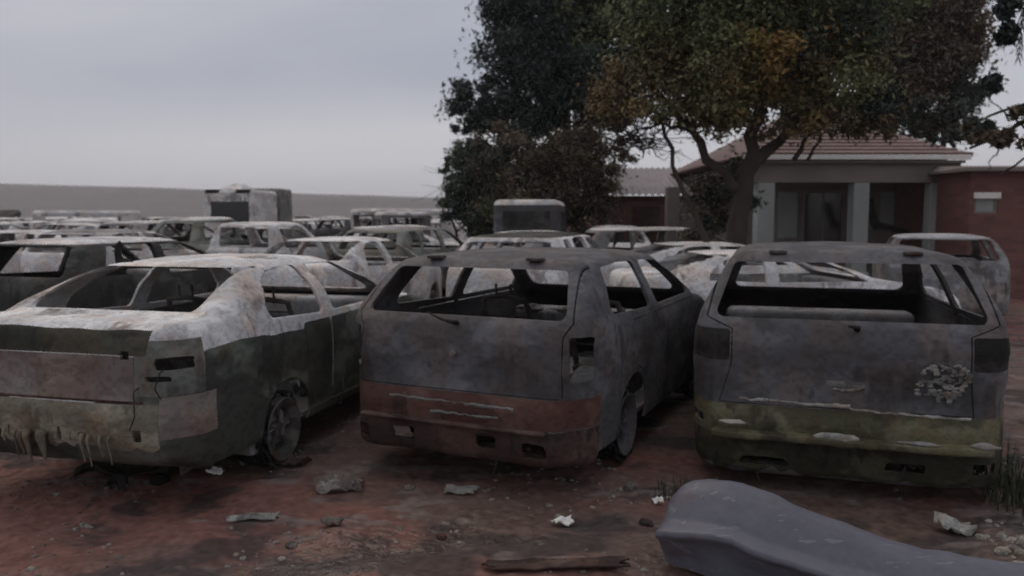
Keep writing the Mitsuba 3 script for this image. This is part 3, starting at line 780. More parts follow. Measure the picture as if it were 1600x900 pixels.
FOOT += [foot(-9.9, 28.2, 6, 2.6, 3.6), foot(.33, 18.6, 6, 1.8, 3.7), foot(-5.6, 30.5, 35), foot(-3.6, 27.5, -15), foot(-21.5, 36, 60)]
for row, Y in enumerate([18.4, 21.8, 25.6, 30, 34.6, 39.6, 45, 51, 58, 66]):
    X = -0.74 * Y
    while X < -.055 * Y:
        X += .3
        th = 8 + 18 * fr.random() + (90 if fr.random() < .15 else 0) + (180 if fr.random() < .3 else 0)
        fy = Y + fr.normal() * .35 + (4.3 if 150 < th < 230 else 0)
        fp = foot(X, fy, th)
        if fp.bounds[2] > -.035 * Y or any(fp.intersects(o) for o in FOOT): continue
        tpl = [F_SEDAN, F_HATCH, F_WAGON, F_HATCH, F_PICKUP, F_SEDAN][fr.integers(6)]
        b, rf = far_mats[fr.integers(len(far_mats))]
        where = ['fourth', 'fifth', 'sixth', 'seventh', 'eighth', 'ninth', 'tenth', 'eleventh', 'twelfth', 'last'][row]
        skip = ['dashboard'] + (['floor_pan', 'wheel'] if row > 3 else [])
        no_hood = fr.random() < .25
        if no_hood: skip.append('bonnet')
        up = (not no_hood) and fr.random() < .22 and row > 2
        th = 8 + 18 * fr.random() + (90 if fr.random() < .22 else 0) + (180 if fr.random() < .3 else 0)
        scz = .92 + .2 * fr.random()
        state = ' without bonnet' if no_hood else ' with raised bonnet' if up else ''
        kk, tw_ = place_car(tpl, X, fy, th, pal(b, rf),
                  f'small {CN[b]} burnt {TN[id(tpl)]}{state} in the {where} row of wrecks', group=f'{CN[b]} {TN[id(tpl)]}s{state} in the {where} row', skip=skip, sc=(1, 1, scz), tilt=fr.normal() * 1.2)
        if up and kk + '__bonnet' in scene:
            scene[kk + '__bonnet']['to_world'] = hood_up(tw_, 3.3, 48)

# ------------------------------------------------------------------ the white truck in the far left
tk = thing('truck', 'pale burnt truck cab with broad dark windscreen, taller than the cars around it', 'truck')
twk = T().translate([-9.9, 28.2, 0]).rotate([0, 0, 1], -6).scale([.9, 1, 1])
cab = rbx(-1.1, 1.1, 0, 1.9, .75, 2.62, .14)
cab = cab - rbx(-1.02, 1.02, .08, 1.82, .85, 2.52, .1)
cab -= bx(-.78, .78, -.3, .5, 1.48, 2.22)
put(tk, 'cab', tm(cab), 'white_ash', 30, tw=twk)
put(tk, 'load_box', tm(rbx(-1.12, 1.12, 1.93, 3.3, .85, 2.74, .10)), 'green_ash', 30, tw=twk)
put(tk, 'windscreen', tm(bx(-.776, .776, .03, .045, 1.484, 2.216)), 'dark_glass', tw=twk)
put(tk, 'bumper', tm(rbx(-1.1, 1.1, -.14, .05, .5, .82, .05)), 'ash_paint', 30, tw=twk)
put(tk, 'grille', tm(cat([bx(-.6, .6, -.03, .01, .95 + .1 * i, 1.0 + .1 * i) for i in range(4)])), 'soot_paint', tw=twk)
for x in (-.72, .55):
    put(tk, 'roof_lamp', tm(rbx(x - .28, x + .28, -.02, .3, 2.50, 2.64, .04)), 'char', 30, tw=twk)
put(tk, 'air_deflector', tm(m3.Manifold.batch_hull([m3.Manifold.sphere(.05, 10).translate(q) for q in ((-.45, .25, 2.62), (.4, .25, 2.62), (-.4, 1.2, 2.66), (.38, 1.2, 2.66), (-.2, .8, 2.82), (.18, .8, 2.82))])), 'ash_paint', 30, tw=twk)
put(tk, 'seat_back', tm(rbx(-.8, .8, 1.3, 1.5, .9, 1.9, .06)), 'char', 30, tw=twk)
put(tk, 'chassis', tm(bx(-.5, .5, .1, 3.4, .48, .74)), 'char', tw=twk)
for y in (.75, 2.6):
    for sg in (-1, 1):
        w = tm(m3.Manifold.cylinder(.26, .46, .46, 24).rotate((0, 90, 0)) - m3.Manifold.cylinder(.3, .25, .25, 18).rotate((0, 90, 0)).translate((.16 if sg > 0 else -.2, 0, 0)))
        w.apply_translation([.85 if sg > 0 else -1.11, y, .46])
        put(tk, 'wheel', w, 'soot_paint', 30, tw=twk)


def minibus(x, y, rz, sc, body, roof, label, open_back=True):
    mb = thing('minibus', label, 'van')
    twm = T().translate([x, y, 0]).rotate([0, 0, 1], rz).scale(list(sc))
    b = rbx(-.85, .85, 0, 4.4, .35, 2.16, .16)
    b = b - rbx(-.79, .79, .06, 4.34, .42, 2.06, .12)
    if open_back: b -= bx(-.62, .62, -.3, .3, 1.28, 1.90)
    for yy in (.5, 1.55, 2.6):
        b -= bx(-1, 1, yy, yy + .9, 1.30, 1.86)
    b -= bx(-.66, .66, 4.0, 5, 1.25, 1.9)
    put(mb, 'roof', tm(b ^ bx(-2, 2, -1, 6, 2.03, 3)), roof, 30, tw=twm)
    if not open_back: put(mb, 'rear_window', tm(rbx(-.60, .60, -.012, .03, 1.30, 1.88, .01)), 'soot_paint', 30, tw=twm)
    put(mb, 'body', tm(b - bx(-2, 2, -1, 6, 2.03, 3)), body, 30, tw=twm)
    put(mb, 'floor_pan', tm(bx(-.78, .78, .1, 4.3, .43, .47)), 'char', tw=twm)
    for yy in (1.0, 2.1):
        put(mb, 'bench_frame', tm(rbx(-.7, .7, yy, yy + .15, .48, 1.35, .04)), 'seat_wire', 30, tw=twm)
    for yy in (.8, 3.5):
        for sg in (-1, 1):
            put(mb, 'wheel', tm(m3.Manifold.cylinder(.16, .28, .28, 18).rotate((0, 90, 0)).translate((.70 if sg > 0 else -.86, yy, .28))), 'soot_paint', 30, tw=twm)


minibus(.33, 18.6, -6, (.92, .8, .97), 'dusk_paint', 'white_ash', 'burnt minibus with pale roof edge standing in front of the brown bush', False)
minibus(-5.6, 30.5, -35, (1, 1, .92), 'ash_paint', 'white_ash', 'pale burnt minibus at an angle right of the truck, above the far cars')
minibus(-3.6, 27.5, 15, (1, .9, .86), 'grey_paint', 'ash_paint', 'grey burnt minibus between the angled minibus and the grey green bush')
minibus(-21.5, 36, -60, (1, 1, .9), 'ash_paint', 'ash_paint', 'pale burnt minibus far off near the left edge below the hill')

# ------------------------------------------------------------------ ground and hill
gx = np.concatenate([-np.geomspace(1500, 4.6, 40), np.linspace(-4.4, 4.4, 221), np.geomspace(4.6, 1500, 40)])
gy = np.concatenate([-np.geomspace(300, .2, 14), np.linspace(0, 9, 226), np.geomspace(9.15, 1600, 60)])
GX, GY = np.meshgrid(gx, gy, indexing='ij')


def ground_h(x, y):
    p = np.stack([x, y, 0 * x], -1)
    a = (meshkit.fbm(p * [.9, 1.3, 1], 4, 2) - .5) * .09 + (meshkit.fbm(p * 6, 3, 4) - .5) * .035
    a = a + (meshkit.fbm(p * [2.2, 9, 1], 3, 6) - .5) * .03
    near = np.clip(1 - (np.hypot(x, y - 4) - 8) / 10, 0, 1)
    return a * near - .035


gz = ground_h(GX, GY)
n0, n1 = GX.shape
I = np.arange(n0 * n1).reshape(n0, n1)
Fq = np.stack([I[:-1, :-1], I[1:, :-1], I[1:, 1:], I[:-1, 1:]], -1).reshape(-1, 4)
struct('ground', (np.stack([GX, GY, gz], -1).reshape(-1, 3), Fq), 'earth', True)

hx = np.linspace(-1400, 1400, 90); hy = np.linspace(620, 1500, 26)
HX, HY = np.meshgrid(hx, hy, indexing='ij')
rid = np.interp(HX / 1000, [-1.4, -.9, -.64, -.45, -.28, -.09, .2, .8, 1.4], [46, 46, 43, 38, 31, 24, 22, 18, 14])
s_ = np.clip((HY - 640) / 360, 0, 1)
HZ = rid * (s_ * s_ * (3 - 2 * s_)) * (1 + .10 * (meshkit.fbm(np.stack([HX, HY, 0 * HX], -1) / 160, 3, 5) - .5)) - .5
n0, n1 = HX.shape
I = np.arange(n0 * n1).reshape(n0, n1)
struct('hill', (np.stack([HX, HY, HZ], -1).reshape(-1, 3), np.stack([I[:-1, :-1], I[1:, :-1], I[1:, 1:], I[:-1, 1:]], -1).reshape(-1, 4)), 'hill_grass', True)

# ------------------------------------------------------------------ foreground: torn bumper cover and rubble


def bumper_cover():
    """a torn-off bumper skin lying on its back: swept sheet, tall rounded end at the left"""
    path = np.array([[.80, 3.98], [.86, 3.93], [1.05, 3.80], [1.35, 3.60], [1.70, 3.42], [2.1, 3.26], [2.6, 3.10], [3.1, 2.98]])
    ht = np.array([.26, .37, .42, .33, .235, .215, .25, .26])
    tt = np.linspace(0, 7, 60)
    P = np.stack([np.interp(tt, range(8), path[:, k]) for k in (0, 1)], 1)
    from scipy.ndimage import gaussian_filter1d
    P = gaussian_filter1d(P, 2.0, axis=0, mode='nearest'); Hh = gaussian_filter1d(np.interp(tt, range(8), ht), 2.0, mode='nearest')
    tg = np.gradient(P, axis=0); tg /= np.linalg.norm(tg, axis=1, keepdims=True)
    nr = np.stack([tg[:, 1], -tg[:, 0]], 1)           # towards the camera
    prof = np.array([[-.28, -.05], [-.26, .35], [-.20, .75], [-.12, .97], [-.04, 1.0], [.03, .90], [.09, .72], [.12, .60], [.21, .56], [.215, .50], [.17, .40], [.13, .2], [.10, -.05]])
    k = np.linspace(0, len(prof) - 1, 40)
    prof = np.stack([np.interp(k, range(len(prof)), prof[:, j]) for j in (0, 1)], 1)
    V = []
    for i in range(60):
        w = 1 if i > 8 else (.35 + .65 * math.sin(i / 8 * math.pi / 2))
        V.append(np.column_stack([P[i, 0] + nr[i, 0] * prof[:, 0] * w, P[i, 1] + nr[i, 1] * prof[:, 0] * w, prof[:, 1] * Hh[i] * 1.0]))
    V = np.array(V)
    V += (meshkit.fbm(V.reshape(-1, 3) * 7, 3, 9).reshape(60, 40, 1) - .5) * np.array([.03, .03, .03])
    I = np.arange(2400).reshape(60, 40)
    Fo = np.stack([I[:-1, :-1], I[1:, :-1], I[1:, 1:], I[:-1, 1:]], -1).reshape(-1, 4)
    Fo = np.vstack([Fo[:, [0, 1, 2]], Fo[:, [0, 2, 3]]])
    cap = [[2400, I[0, j], I[0, j + 1]] for j in range(39)]
    V = np.vstack([V.reshape(-1, 3), V[0].mean(0)[None]])
    F = np.vstack([Fo, cap])
    tmh = trimesh.Trimesh(V, F, process=False)
    inner = V - tmh.vertex_normals * .006
    n = len(V)
    edges = np.sort(np.vstack([F[:, [0, 1]], F[:, [1, 2]], F[:, [2, 0]]]), 1)
    u, c = np.unique(edges, axis=0, return_counts=True)
    bd = {tuple(e) for e in u[c == 1]}
    rim = []
    for a, b, c_ in F:
        for e in ((a, b), (b, c_), (c_, a)):
            if tuple(sorted(e)) in bd:
                rim += [[e[1], e[0], e[0] + n], [e[1], e[0] + n, e[1] + n]]
    return trimesh.Trimesh(np.vstack([V, inner]), np.vstack([F, F[:, ::-1] + n, rim]), process=False)


labels[put(None, 'bumper_cover', bumper_cover(), 'cover_plastic', 26)] = {'label': 'torn grey bumper cover lying on the ground in the bottom right corner', 'category': 'bumper'}


def stone(seed, flat=.6, sub=1):
    r = np.random.default_rng(seed)
    s = trimesh.creation.icosphere(sub, 1.0)
    s.vertices *= (1 + .55 * (meshkit.fbm(s.vertices * 1.7 + seed, 2, seed) - .5)[:, None]) * [1, .6 + .5 * r.random(), flat]
    return s


stones = [stone(i) for i in range(8)]


def scatter(n, xr, yr, smin, smax, seed, dens=None):
    r = np.random.default_rng(seed); out = []
    while len(out) < n:
        x, y = r.uniform(*xr), r.uniform(*yr)
        if dens is not None and r.random() > dens(x, y): continue
        s = stones[r.integers(8)].copy()
        s.vertices *= smin + (smax - smin) * r.random() ** 3
        s.apply_transform(trimesh.transformations.rotation_matrix(r.random() * 6.28, [0, 0, 1]))
        s.apply_translation([x, y, float(ground_h(np.array([x]), np.array([y]))[0]) + smin * .2]); out.append(s)
    return cat(out)


clump = lambda x, y: float(meshkit.fbm(np.array([[x * 1.6, y * 1.6, 0]]), 3, 3)[0] > .55)
k = put(None, 'gravel', scatter(3200, (-4.5, 4), (2.6, 7.5), .003, .024, 5, clump), 'stones', False, kind='stuff')
labels[k].update({'label': 'small dark stones strewn over the reddish ground', 'category': 'gravel'})
k = put(None, 'rubble', scatter(420, (2.55, 4.3), (3.75, 4.7), .010, .045, 6, lambda x, y: math.exp(-((x - 3.0) / .55) ** 2 - ((y - 4.0) / .25) ** 2)), 'pale_rubble', False, kind='stuff')
labels[k].update({'label': 'pale crumbled rubble behind the bumper cover at the right', 'category': 'rubble'})


def scrap(w, l, seed, curl=.05, n=10):
    """torn, curled piece of sheet"""
    r = np.random.default_rng(seed)
    u = np.linspace(-1, 1, n)
    U, V = np.meshgrid(u, u, indexing='ij')
    X = U * w * (1 + .25 * (meshkit.noise(np.stack([V * 2 + seed, U * 0, U * 0], -1), seed) - .5)); Y = V * l * (1 + .4 * (meshkit.noise(np.stack([U * 3 + seed, U * 0, U * 0], -1), seed + 1) - .5))
    Z = curl * (meshkit.fbm(np.stack([U * 1.5 + seed, V * 1.5, U * 0], -1), 3, seed) - .2) * 1.6
    top = np.stack([X, Y, Z + .004], -1).reshape(-1, 3); bot = top - [0, 0, .008]
    I = np.arange(n * n).reshape(n, n)
    q = np.stack([I[:-1, :-1], I[1:, :-1], I[1:, 1:], I[:-1, 1:]], -1).reshape(-1, 4)
    f = np.vstack([q[:, [0, 1, 2]], q[:, [0, 2, 3]]])
    ring = np.concatenate([I[:, 0], I[-1, 1:], I[-2::-1, -1], I[0, -2:0:-1]])
    m = n * n
    rim = []
    for a, b in zip(ring, np.roll(ring, -1)):
        rim += [[a, a + m, b], [b, a + m, b + m]]
    return trimesh.Trimesh(np.vstack([top, bot]), np.vstack([f, f[:, ::-1] + m, rim]), process=False)


def ground_at(px, py):
    p = p_
    d = np.array([(px - 800) / 1250, 1, -(py - 450) / 1250])
    dy = math.cos(p) - (py - 450) / 1250 * math.sin(p); dz = -math.sin(p) - (py - 450) / 1250 * math.cos(p)
    t = (CAM_H + .03) / -dz
    x, y = d[0] * t, dy * t
    return x, y, float(ground_h(np.array([x]), np.array([y]))[0])


def lay(name, x, y, mesh, m, label, cat_, rz=0, lift=.01, tilt=0):
    z = float(ground_h(np.array([x]), np.array([y]))[0])
    k = put(None, name, mesh, m, 30, tw=T().translate([x, y, z + lift]).rotate([0, 0, 1], rz).rotate([1, 0, 0], tilt))
    labels[k] = {'label': label, 'category': cat_}
    return k


for (px, py, w, l, sd, mt, rz, cu, nm, lab, ct) in [
    (335, 742, .05, .035, 1, 'white_paint', 20, .05, 'white_scrap', 'small bright white scrap on the dirt right of the saloon tail', 'scrap'),
    (312, 735, .16, .06, 2, 'tan_plaster', 55, .10, 'torn_board', 'torn tan board propped beside the bright white scrap', 'debris'),
    (530, 765, .15, .07, 3, 'stones', 10, .10, 'ash_heap', 'grey crumpled sheet on the dirt in front of the saloon wheel', 'debris'),
    (520, 820, .06, .035, 4, 'tan_plaster', 40, .06, 'tan_scrap', 'small tan scrap on the dirt below the grey crumpled sheet', 'scrap'),
    (395, 808, .14, .04, 6, 'pale_residue', 5, .03, 'narrow_scrap', 'narrow grey strip on the dirt below the saloon corner', 'scrap'),
    (880, 816, .055, .035, 9, 'white_paint', 15, .05, 'cream_scrap', 'cream scrap on the dirt left of the torn bumper cover', 'scrap'),
    (1028, 785, .03, .03, 10, 'white_paint', 0, .04, 'white_chip', 'white chip just left of the torn bumper cover top', 'scrap'),
    (720, 766, .10, .05, 12, 'pale_residue', -12, .03, 'thin_scrap', 'thin pale scrap lying below the rusty bumper', 'scrap'),
    (1490, 826, .10, .06, 13, 'pale_residue', -12, .09, 'crumpled_scrap', 'crumpled pale scrap in the rubble at the right', 'scrap'),
    (185, 765, .05, .05, 14, 'char', 0, .10, 'charred_lump', 'charred black lump on the dirt under the saloon tail', 'debris'),
    (870, 886, .34, .06, 15, 'rust_dark', 3, .03, 'torn_cardboard', 'long torn brown cardboard at the bottom edge left of the bumper cover', 'cardboard'),
    (450, 725, .14, .08, 17, 'rust_dark', 30, .10, 'rusty_plate', 'rusty plate leaning under the saloon rear wheel', 'debris'),
    (200, 735, .30, .18, 18, 'olive_soot', 10, .12, 'sooty_panel', 'sooty greenish panel on the ground under the saloon', 'debris'),
]:
    x, y, z = ground_at(px, py)
    lay(nm, x, y, scrap(w, l, sd, cu), mt, lab, ct, rz)


def clod(x, y, r0, seed):
    s = stone(seed, .6, 3); s.vertices += .16 * (meshkit.fbm(s.vertices * 3 + seed, 3, seed) - .5)[:, None] * s.vertices
    s.vertices *= r0
    return s


for (px, py, r0, sd, mt, lab) in [(405, 705, .05, 3, 'rust_red', 'reddish clod against the saloon rear wheel'), (432, 712, .045, 4, 'pink_primer', 'pinkish clod just right of the reddish clod'), (250, 752, .06, 5, 'char', 'black clinker lump under the saloon bumper corner'),
                              (640, 760, .035, 6, 'stones', 'small grey lump in front of the rusty bumper'), (985, 760, .05, 7, 'stones', 'grey lump between the centre and right hatchbacks'), (690, 835, .035, 8, 'rust_red', 'reddish lump on open dirt in the lower middle'),
                              (455, 850, .03, 9, 'stones', 'small grey lump on open dirt at the lower left'), (1010, 815, .04, 10, 'rust_dark', 'dark lump just left of the bumper cover end')]:
    x, y, z = ground_at(px, py)
    lay('clod', x, y, clod(x, y, r0, sd), mt, lab, 'clod', sd * 40, r0 * .3)


def grass(n, x, y, rad, hgt, seed):
    r = np.random.default_rng(seed); V = []
    for i in range(n):
        a, q = r.random() * 6.28, rad * math.sqrt(r.random())
        bx_, by_ = x + q * math.cos(a), y + q * math.sin(a)
        hh, th, ln = hgt * (.4 + .8 * r.random()), r.random() * 6.28, .5 * r.random()
        w = .004
        zb = float(ground_h(np.array([bx_]), np.array([by_]))[0]) - .005
        dx, dy = math.cos(th), math.sin(th)
        mid = [bx_ + dx * hh * ln * .4, by_ + dy * hh * ln * .4, zb + hh * .6]; tip = [bx_ + dx * hh * ln, by_ + dy * hh * ln, zb + hh]
        V.append([[bx_ - dy * w, by_ + dx * w, zb], [bx_ + dy * w, by_ - dx * w, zb], [mid[0] + dy * w * .8, mid[1] - dx * w * .8, mid[2]], [mid[0] - dy * w * .8, mid[1] + dx * w * .8, mid[2]], tip])
    V = np.array(V).reshape(-1, 3); k5 = np.arange(n) * 5
    F = np.concatenate([np.stack([k5 + a, k5 + b, k5 + c], 1) for a, b, c in ((0, 1, 2), (0, 2, 3), (3, 2, 4))])
    return trimesh.Trimesh(V, F, process=False)


mat('weed_green', (0.040, 0.048, 0.026), 0.8)
gt = grass(420, 3.25, 4.75, .35, .30, 1)
gt = cat([gt, grass(160, 3.6, 4.4, .25, .18, 2), grass(60, 1.15, 5.0, .25, .09, 3)])
k = put(None, 'grass', gt, 'weed_green', False, kind='stuff')
labels[k].update({'label': 'dark tufts of weeds beside the wrecks', 'category': 'grass'})

# ------------------------------------------------------------------ trees
def leaves(n, blobs, size, seed):
    """leaf faces spread through lumpy clumps; blobs: (centre, radii, colour a, colour b, weight)"""
    r = np.random.default_rng(seed)
    V, C = [], []
    wsum = sum(b[4] for b in blobs)
    for c, rad, ca, cb, w in blobs:
        k = int(n * w / wsum)
        # sub-clumps on the blob
        nc = max(6, int(k / 260))
        d = r.standard_normal((nc, 3)); d /= np.linalg.norm(d, axis=1, keepdims=True)
        cc = np.array(c) + d * (r.random((nc, 1)) ** .45) * np.array(rad)
        cr = (.18 + .20 * r.random(nc)) * np.mean(rad)
        ct = r.random(nc)
        which = r.integers(nc, size=k)
        e = r.standard_normal((k, 3)); e /= np.linalg.norm(e, axis=1, keepdims=True)
        pos = cc[which] + np.where(r.random((k, 1)) < .26, 2.0, 1.0) * e * (r.random((k, 1)) ** .5) * cr[which][:, None] * [1, 1, .8]
        nrm = e * .5 + r.standard_normal((k, 3)) * .6 + [0, 0, .25]; nrm /= np.linalg.norm(nrm, axis=1, keepdims=True)
        a = np.cross(nrm, r.standard_normal((k, 3))); a /= np.linalg.norm(a, axis=1, keepdims=True)
        b = np.cross(nrm, a)
        s = size * (.6 + .8 * r.random((k, 1)))
        V.append(np.stack([pos - a * s, pos + b * s * .42, pos + a * s, pos - b * s * .42], 1))
        t = np.clip(ct[which] + .25 * r.standard_normal(k), 0, 1)[:, None]
        col = (np.array(ca) * (1 - t) + np.array(cb) * t) * (.7 + .6 * r.random((k, 1)))
        C.append(np.repeat(col[:, None], 4, 1))
    V, C = np.vstack(V).reshape(-1, 3), np.vstack(C).reshape(-1, 3)
    q = np.arange(len(V)).reshape(-1, 4)
    f = np.vstack([q[:, [0, 1, 2]], q[:, [0, 2, 3]]])
    return trimesh.Trimesh(V, f, process=False), C


def limb(pts, r0, r1, seed, wob=.06, n=9, k=8):
    pts = np.asarray(pts, float)
    t = np.linspace(0, len(pts) - 1, n)
    P = np.stack([np.interp(t, range(len(pts)), pts[:, j]) for j in range(3)], 1)
    P[1:-1] += np.random.default_rng(seed).standard_normal((n - 2, 3)) * wob
    return tube(P, np.linspace(r0, r1, n) * (1 + .1 * np.sin(np.arange(n) * 2.1)), k)


def twigs(n, start, spread, seed, r=.012, up=.6):
    g = np.random.default_rng(seed); out = []
    for i in range(n):
        p = np.array(start) + g.standard_normal(3) * np.array(spread) * .35
        d = g.standard_normal(3) * np.array(spread) + [0, 0, up]
        out.append(limb([p, p + d * .5, p + d], r, r * .3, seed * 100 + i, .07, 6, 4))
    return cat(out)


def W(px, py, Y):
    """point at depth Y on the sight line of photo pixel (px, py), to set things out on the ground plan"""
    dy = math.cos(p_) - (py - 450) / 1250 * math.sin(p_); dz = -math.sin(p_) - (py - 450) / 1250 * math.cos(p_)
    return np.array([(px - 800) / 1250 / dy * Y, Y, CAM_H + dz / dy * Y])


def tree(name, label, trunks, blobs, n, size, seed, cat_='tree', twig=None, nm='crown'):
    k = thing(name, label, cat_)
    put(k, 'trunk' if cat_ == 'tree' else 'stem', cat([limb(p, a, b, seed * 50 + i, w) for i, (p, a, b, w) in enumerate(trunks)] + ([twigs(*twig)] if twig else [])), 'bark', True)
    m, c = leaves(n, blobs, size, seed)
    put(k, nm, m, 'leaf', False, color=c, kind='stuff')
    return k


dk, dk2 = (.016, .027, .025), (.046, .064, .056)
br, br2 = (.078, .058, .028), (.19, .135, .060)
og, ol = (.20, .120, .042), (.26, .195, .060)
gr, gr2 = (.048, .064, .032), (.150, .165, .075)
db, db2 = (.050, .040, .030), (.14, .105, .072)


def blobs_px(rows):
    return [(W(x, y, Y), (rx * Y / 1250, rd, rz * Y / 1250), a, b, rx * rz * (wt if wt else 1)) for (x, y, Y, rx, rz, rd, a, b, wt) in rows]


# dark evergreen at the left of the group
Y = 25.0
tree('dark_tree', 'tall dark evergreen tree whose left edge stands against the open sky', 
     [([W(905, 420, Y), W(900, 300, Y), W(880, 150, Y), W(870, -40, Y)], .20, .08, .06), ([W(900, 270, Y), W(840, 190, Y), W(780, 130, Y)], .09, .03, .05), ([W(895, 200, Y), W(950, 120, Y), W(990, 30, Y)], .09, .03, .05)],
     blobs_px([(850, 60, Y, 95, 120, 1.4, dk, dk2, 1.3), (760, 165, Y, 55, 55, .9, dk, dk2, 1), (900, 130, Y, 90, 90, 1.4, dk, dk2, 1.2), (830, 170, Y, 80, 62, 1.2, dk, dk2, 1), (960, 40, Y, 90, 110, 1.4, dk, gr2, 1.2),
               (840, -70, Y, 90, 70, 1.3, dk, dk2, 1), (730, 140, Y, 24, 26, .4, dk, dk2, .8), (738, 205, Y, 30, 26, .5, dk, dk2, .6), (960, -90, Y, 110, 80, 1.5, dk, dk2, 1), (815, 40, Y, 55, 70, .9, dk, dk2, 1), (950, 160, Y, 50, 50, 1, dk, br, .8)]),
     95000, .085, 31)
# broad brown tree with forking trunk in the middle
Y = 14.2
tree('brown_tree', 'broad brown and orange leaved tree with a dark forking trunk before the house',
     [([W(1150, 470, Y), W(1150, 380, Y), W(1155, 330, Y), W(1165, 270, Y)], .20, .16, .02), ([W(1160, 300, Y), W(1120, 250, Y), W(1070, 190, Y), W(1000, 120, Y)], .11, .04, .05), ([W(1160, 280, Y), W(1180, 220, Y), W(1190, 140, Y), W(1170, 20, Y)], .15, .05, .05),
      ([W(1170, 260, Y), W(1230, 210, Y), W(1300, 140, Y), W(1380, 60, Y)], .11, .04, .05), ([W(1105, 380, Y - .5), W(1080, 320, Y - .5), W(1050, 250, Y - .3), W(1035, 190, Y)], .055, .03, .03), ([W(1240, 250, Y), W(1262, 215, Y), W(1275, 160, Y), W(1290, 90, Y)], .045, .03, .03),
      ([W(1262, 250, Y), W(1285, 210, Y), W(1278, 175, Y)], .03, .02, .02), ([W(1070, 200, Y), W(1030, 190, Y), W(980, 210, Y)], .04, .012, .04)],
     blobs_px([(1170, 115, Y, 135, 80, 1.4, og, gr2, 1.1), (1190, 80, Y - 1.2, 60, 36, .6, og, ol, .7), (1090, 130, Y, 110, 70, 1.4, br, gr2, 1.2), (1000, 140, Y, 70, 55, 1, br, br2, .8), (1120, 30, Y, 150, 60, 1.6, gr, gr2, 1.3), (1280, 130, Y, 90, 60, 1.3, br, gr2, 1),
               (1260, 50, Y, 110, 70, 1.4, dk, gr2, 1.1), (1100, 185, Y, 90, 22, .9, db, br2, .6), (1200, -60, Y, 260, 70, 2.0, gr, gr2, 1.2), (1240, 180, Y, 90, 26, 1, db, br2, .5), (1340, 170, Y + .3, 80, 40, 1, dk, dk2, .8), (1440, 188, Y + .6, 75, 26, .8, db, dk2, .9), (1380, 195, Y + .2, 60, 22, .7, db, br2, .7), (1500, 205, Y + .8, 40, 26, .7, db, dk2, .6), (1320, 205, Y + .4, 40, 18, .6, db, br2, .2), (1210, 205, Y, 60, 20, .7, db, br2, .3), (1030, 60, Y, 70, 60, 1, br, gr2, .8)]),
     120000, .050, 32, twig=(70, W(1000, 220, Y), (.5, .4, .35), 5, .012, .2))
# dark brown tree over the roof at the right, rooted behind the house
Y = 26.0
tree('russet_tree', 'dark russet tree standing up behind the house roof at the right',
     [([W(1470, 410, Y + 1), W(1472, 330, Y + .8), W(1478, 220, Y), W(1460, 80, Y)], .16, .07, .05), ([W(1492, 230, Y), W(1430, 150, Y), W(1370, 90, Y)], .07, .03, .05), ([W(1490, 200, Y), W(1520, 120, Y), W(1530, 20, Y)], .07, .03, .05)],
     blobs_px([(1450, 60, Y, 90, 80, 1.4, db, db2, 1.3), (1400, 130, Y, 90, 60, 1.3, db, db2, 1), (1485, 140, Y, 46, 60, 1.1, db, dk2, 1), (1490, 20, Y, 40, 70, 1, db, db2, 1), (1360, 40, Y, 80, 70, 1.3, gr, gr2, 1), (1440, -60, Y, 120, 60, 1.5, db, db2, 1), (1380, 190, Y, 90, 24, 1, dk, dk2, .45), (1480, 200, Y, 52, 26, .9, db, dk2, .6), (1535, 140, Y, 14, 12, .3, dk, dk2, .4)]),
     75000, .085, 33, twig=(40, W(1440, 215, Y), (1.0, .6, .35), 6, .015, .1))
# bushes
Y = 22.6
tree('brown_bush', 'dense brown bush below the dark evergreen tree', [([W(870, 420, Y), W(868, 340, Y), W(860, 260, Y)], .08, .03, .05), ([W(900, 420, Y), W(910, 330, Y), W(930, 260, Y)], .07, .03, .05)],
     blobs_px([(860, 265, Y, 85, 62, 1.2, db, br, 1), (915, 275, Y, 60, 80, 1.2, db, br, 1), (780, 250, Y, 60, 55, 1.1, dk, db2, 1), (970, 240, Y, 40, 24, .9, db, br, .3), (800, 310, Y, 60, 45, 1.1, gr, db2, 1), (880, 340, Y, 80, 40, 1.1, db, db2, .8)]), 48000, .062, 34, 'bush', nm='foliage')
Y = 23.5
tree('grey_bush', 'ragged grey green bush at the left end of the trees against the sky', [([W(740, 400, Y), W(735, 320, Y), W(725, 250, Y)], .07, .02, .05), ([W(715, 380, Y), W(700, 320, Y), W(695, 270, Y)], .04, .015, .05)],
     blobs_px([(745, 265, Y, 48, 42, 1, gr, dk2, 1), (715, 300, Y, 36, 30, .8, gr, dk2, .7), (770, 310, Y, 60, 40, 1, gr, db2, 1), (700, 265, Y, 16, 22, .4, gr, dk2, .3), (705, 330, Y, 30, 20, .7, dk, dk2, .7), (755, 345, Y, 60, 25, .9, gr, dk2, .7)]), 26000, .062, 35, 'bush', twig=(40, W(735, 280, Y), (.7, .5, .5), 7, .012, .1), nm='foliage')
Y = 15.6
tree('dark_shrub', 'dark shrub growing against the house front beside the forking trunk', [([W(1110, 430, Y), W(1112, 350, Y), W(1105, 290, Y)], .05, .02, .05), ([W(1135, 430, Y), W(1140, 350, Y), W(1150, 290, Y)], .04, .02, .05)],
     blobs_px([(1110, 320, Y, 40, 50, .7, dk, db2, 1), (1140, 300, Y, 34, 46, .6, db, dk2, .9), (1085, 355, Y, 30, 30, .5, dk, db2, .6)]), 12000, .05, 37, 'shrub', nm='foliage')
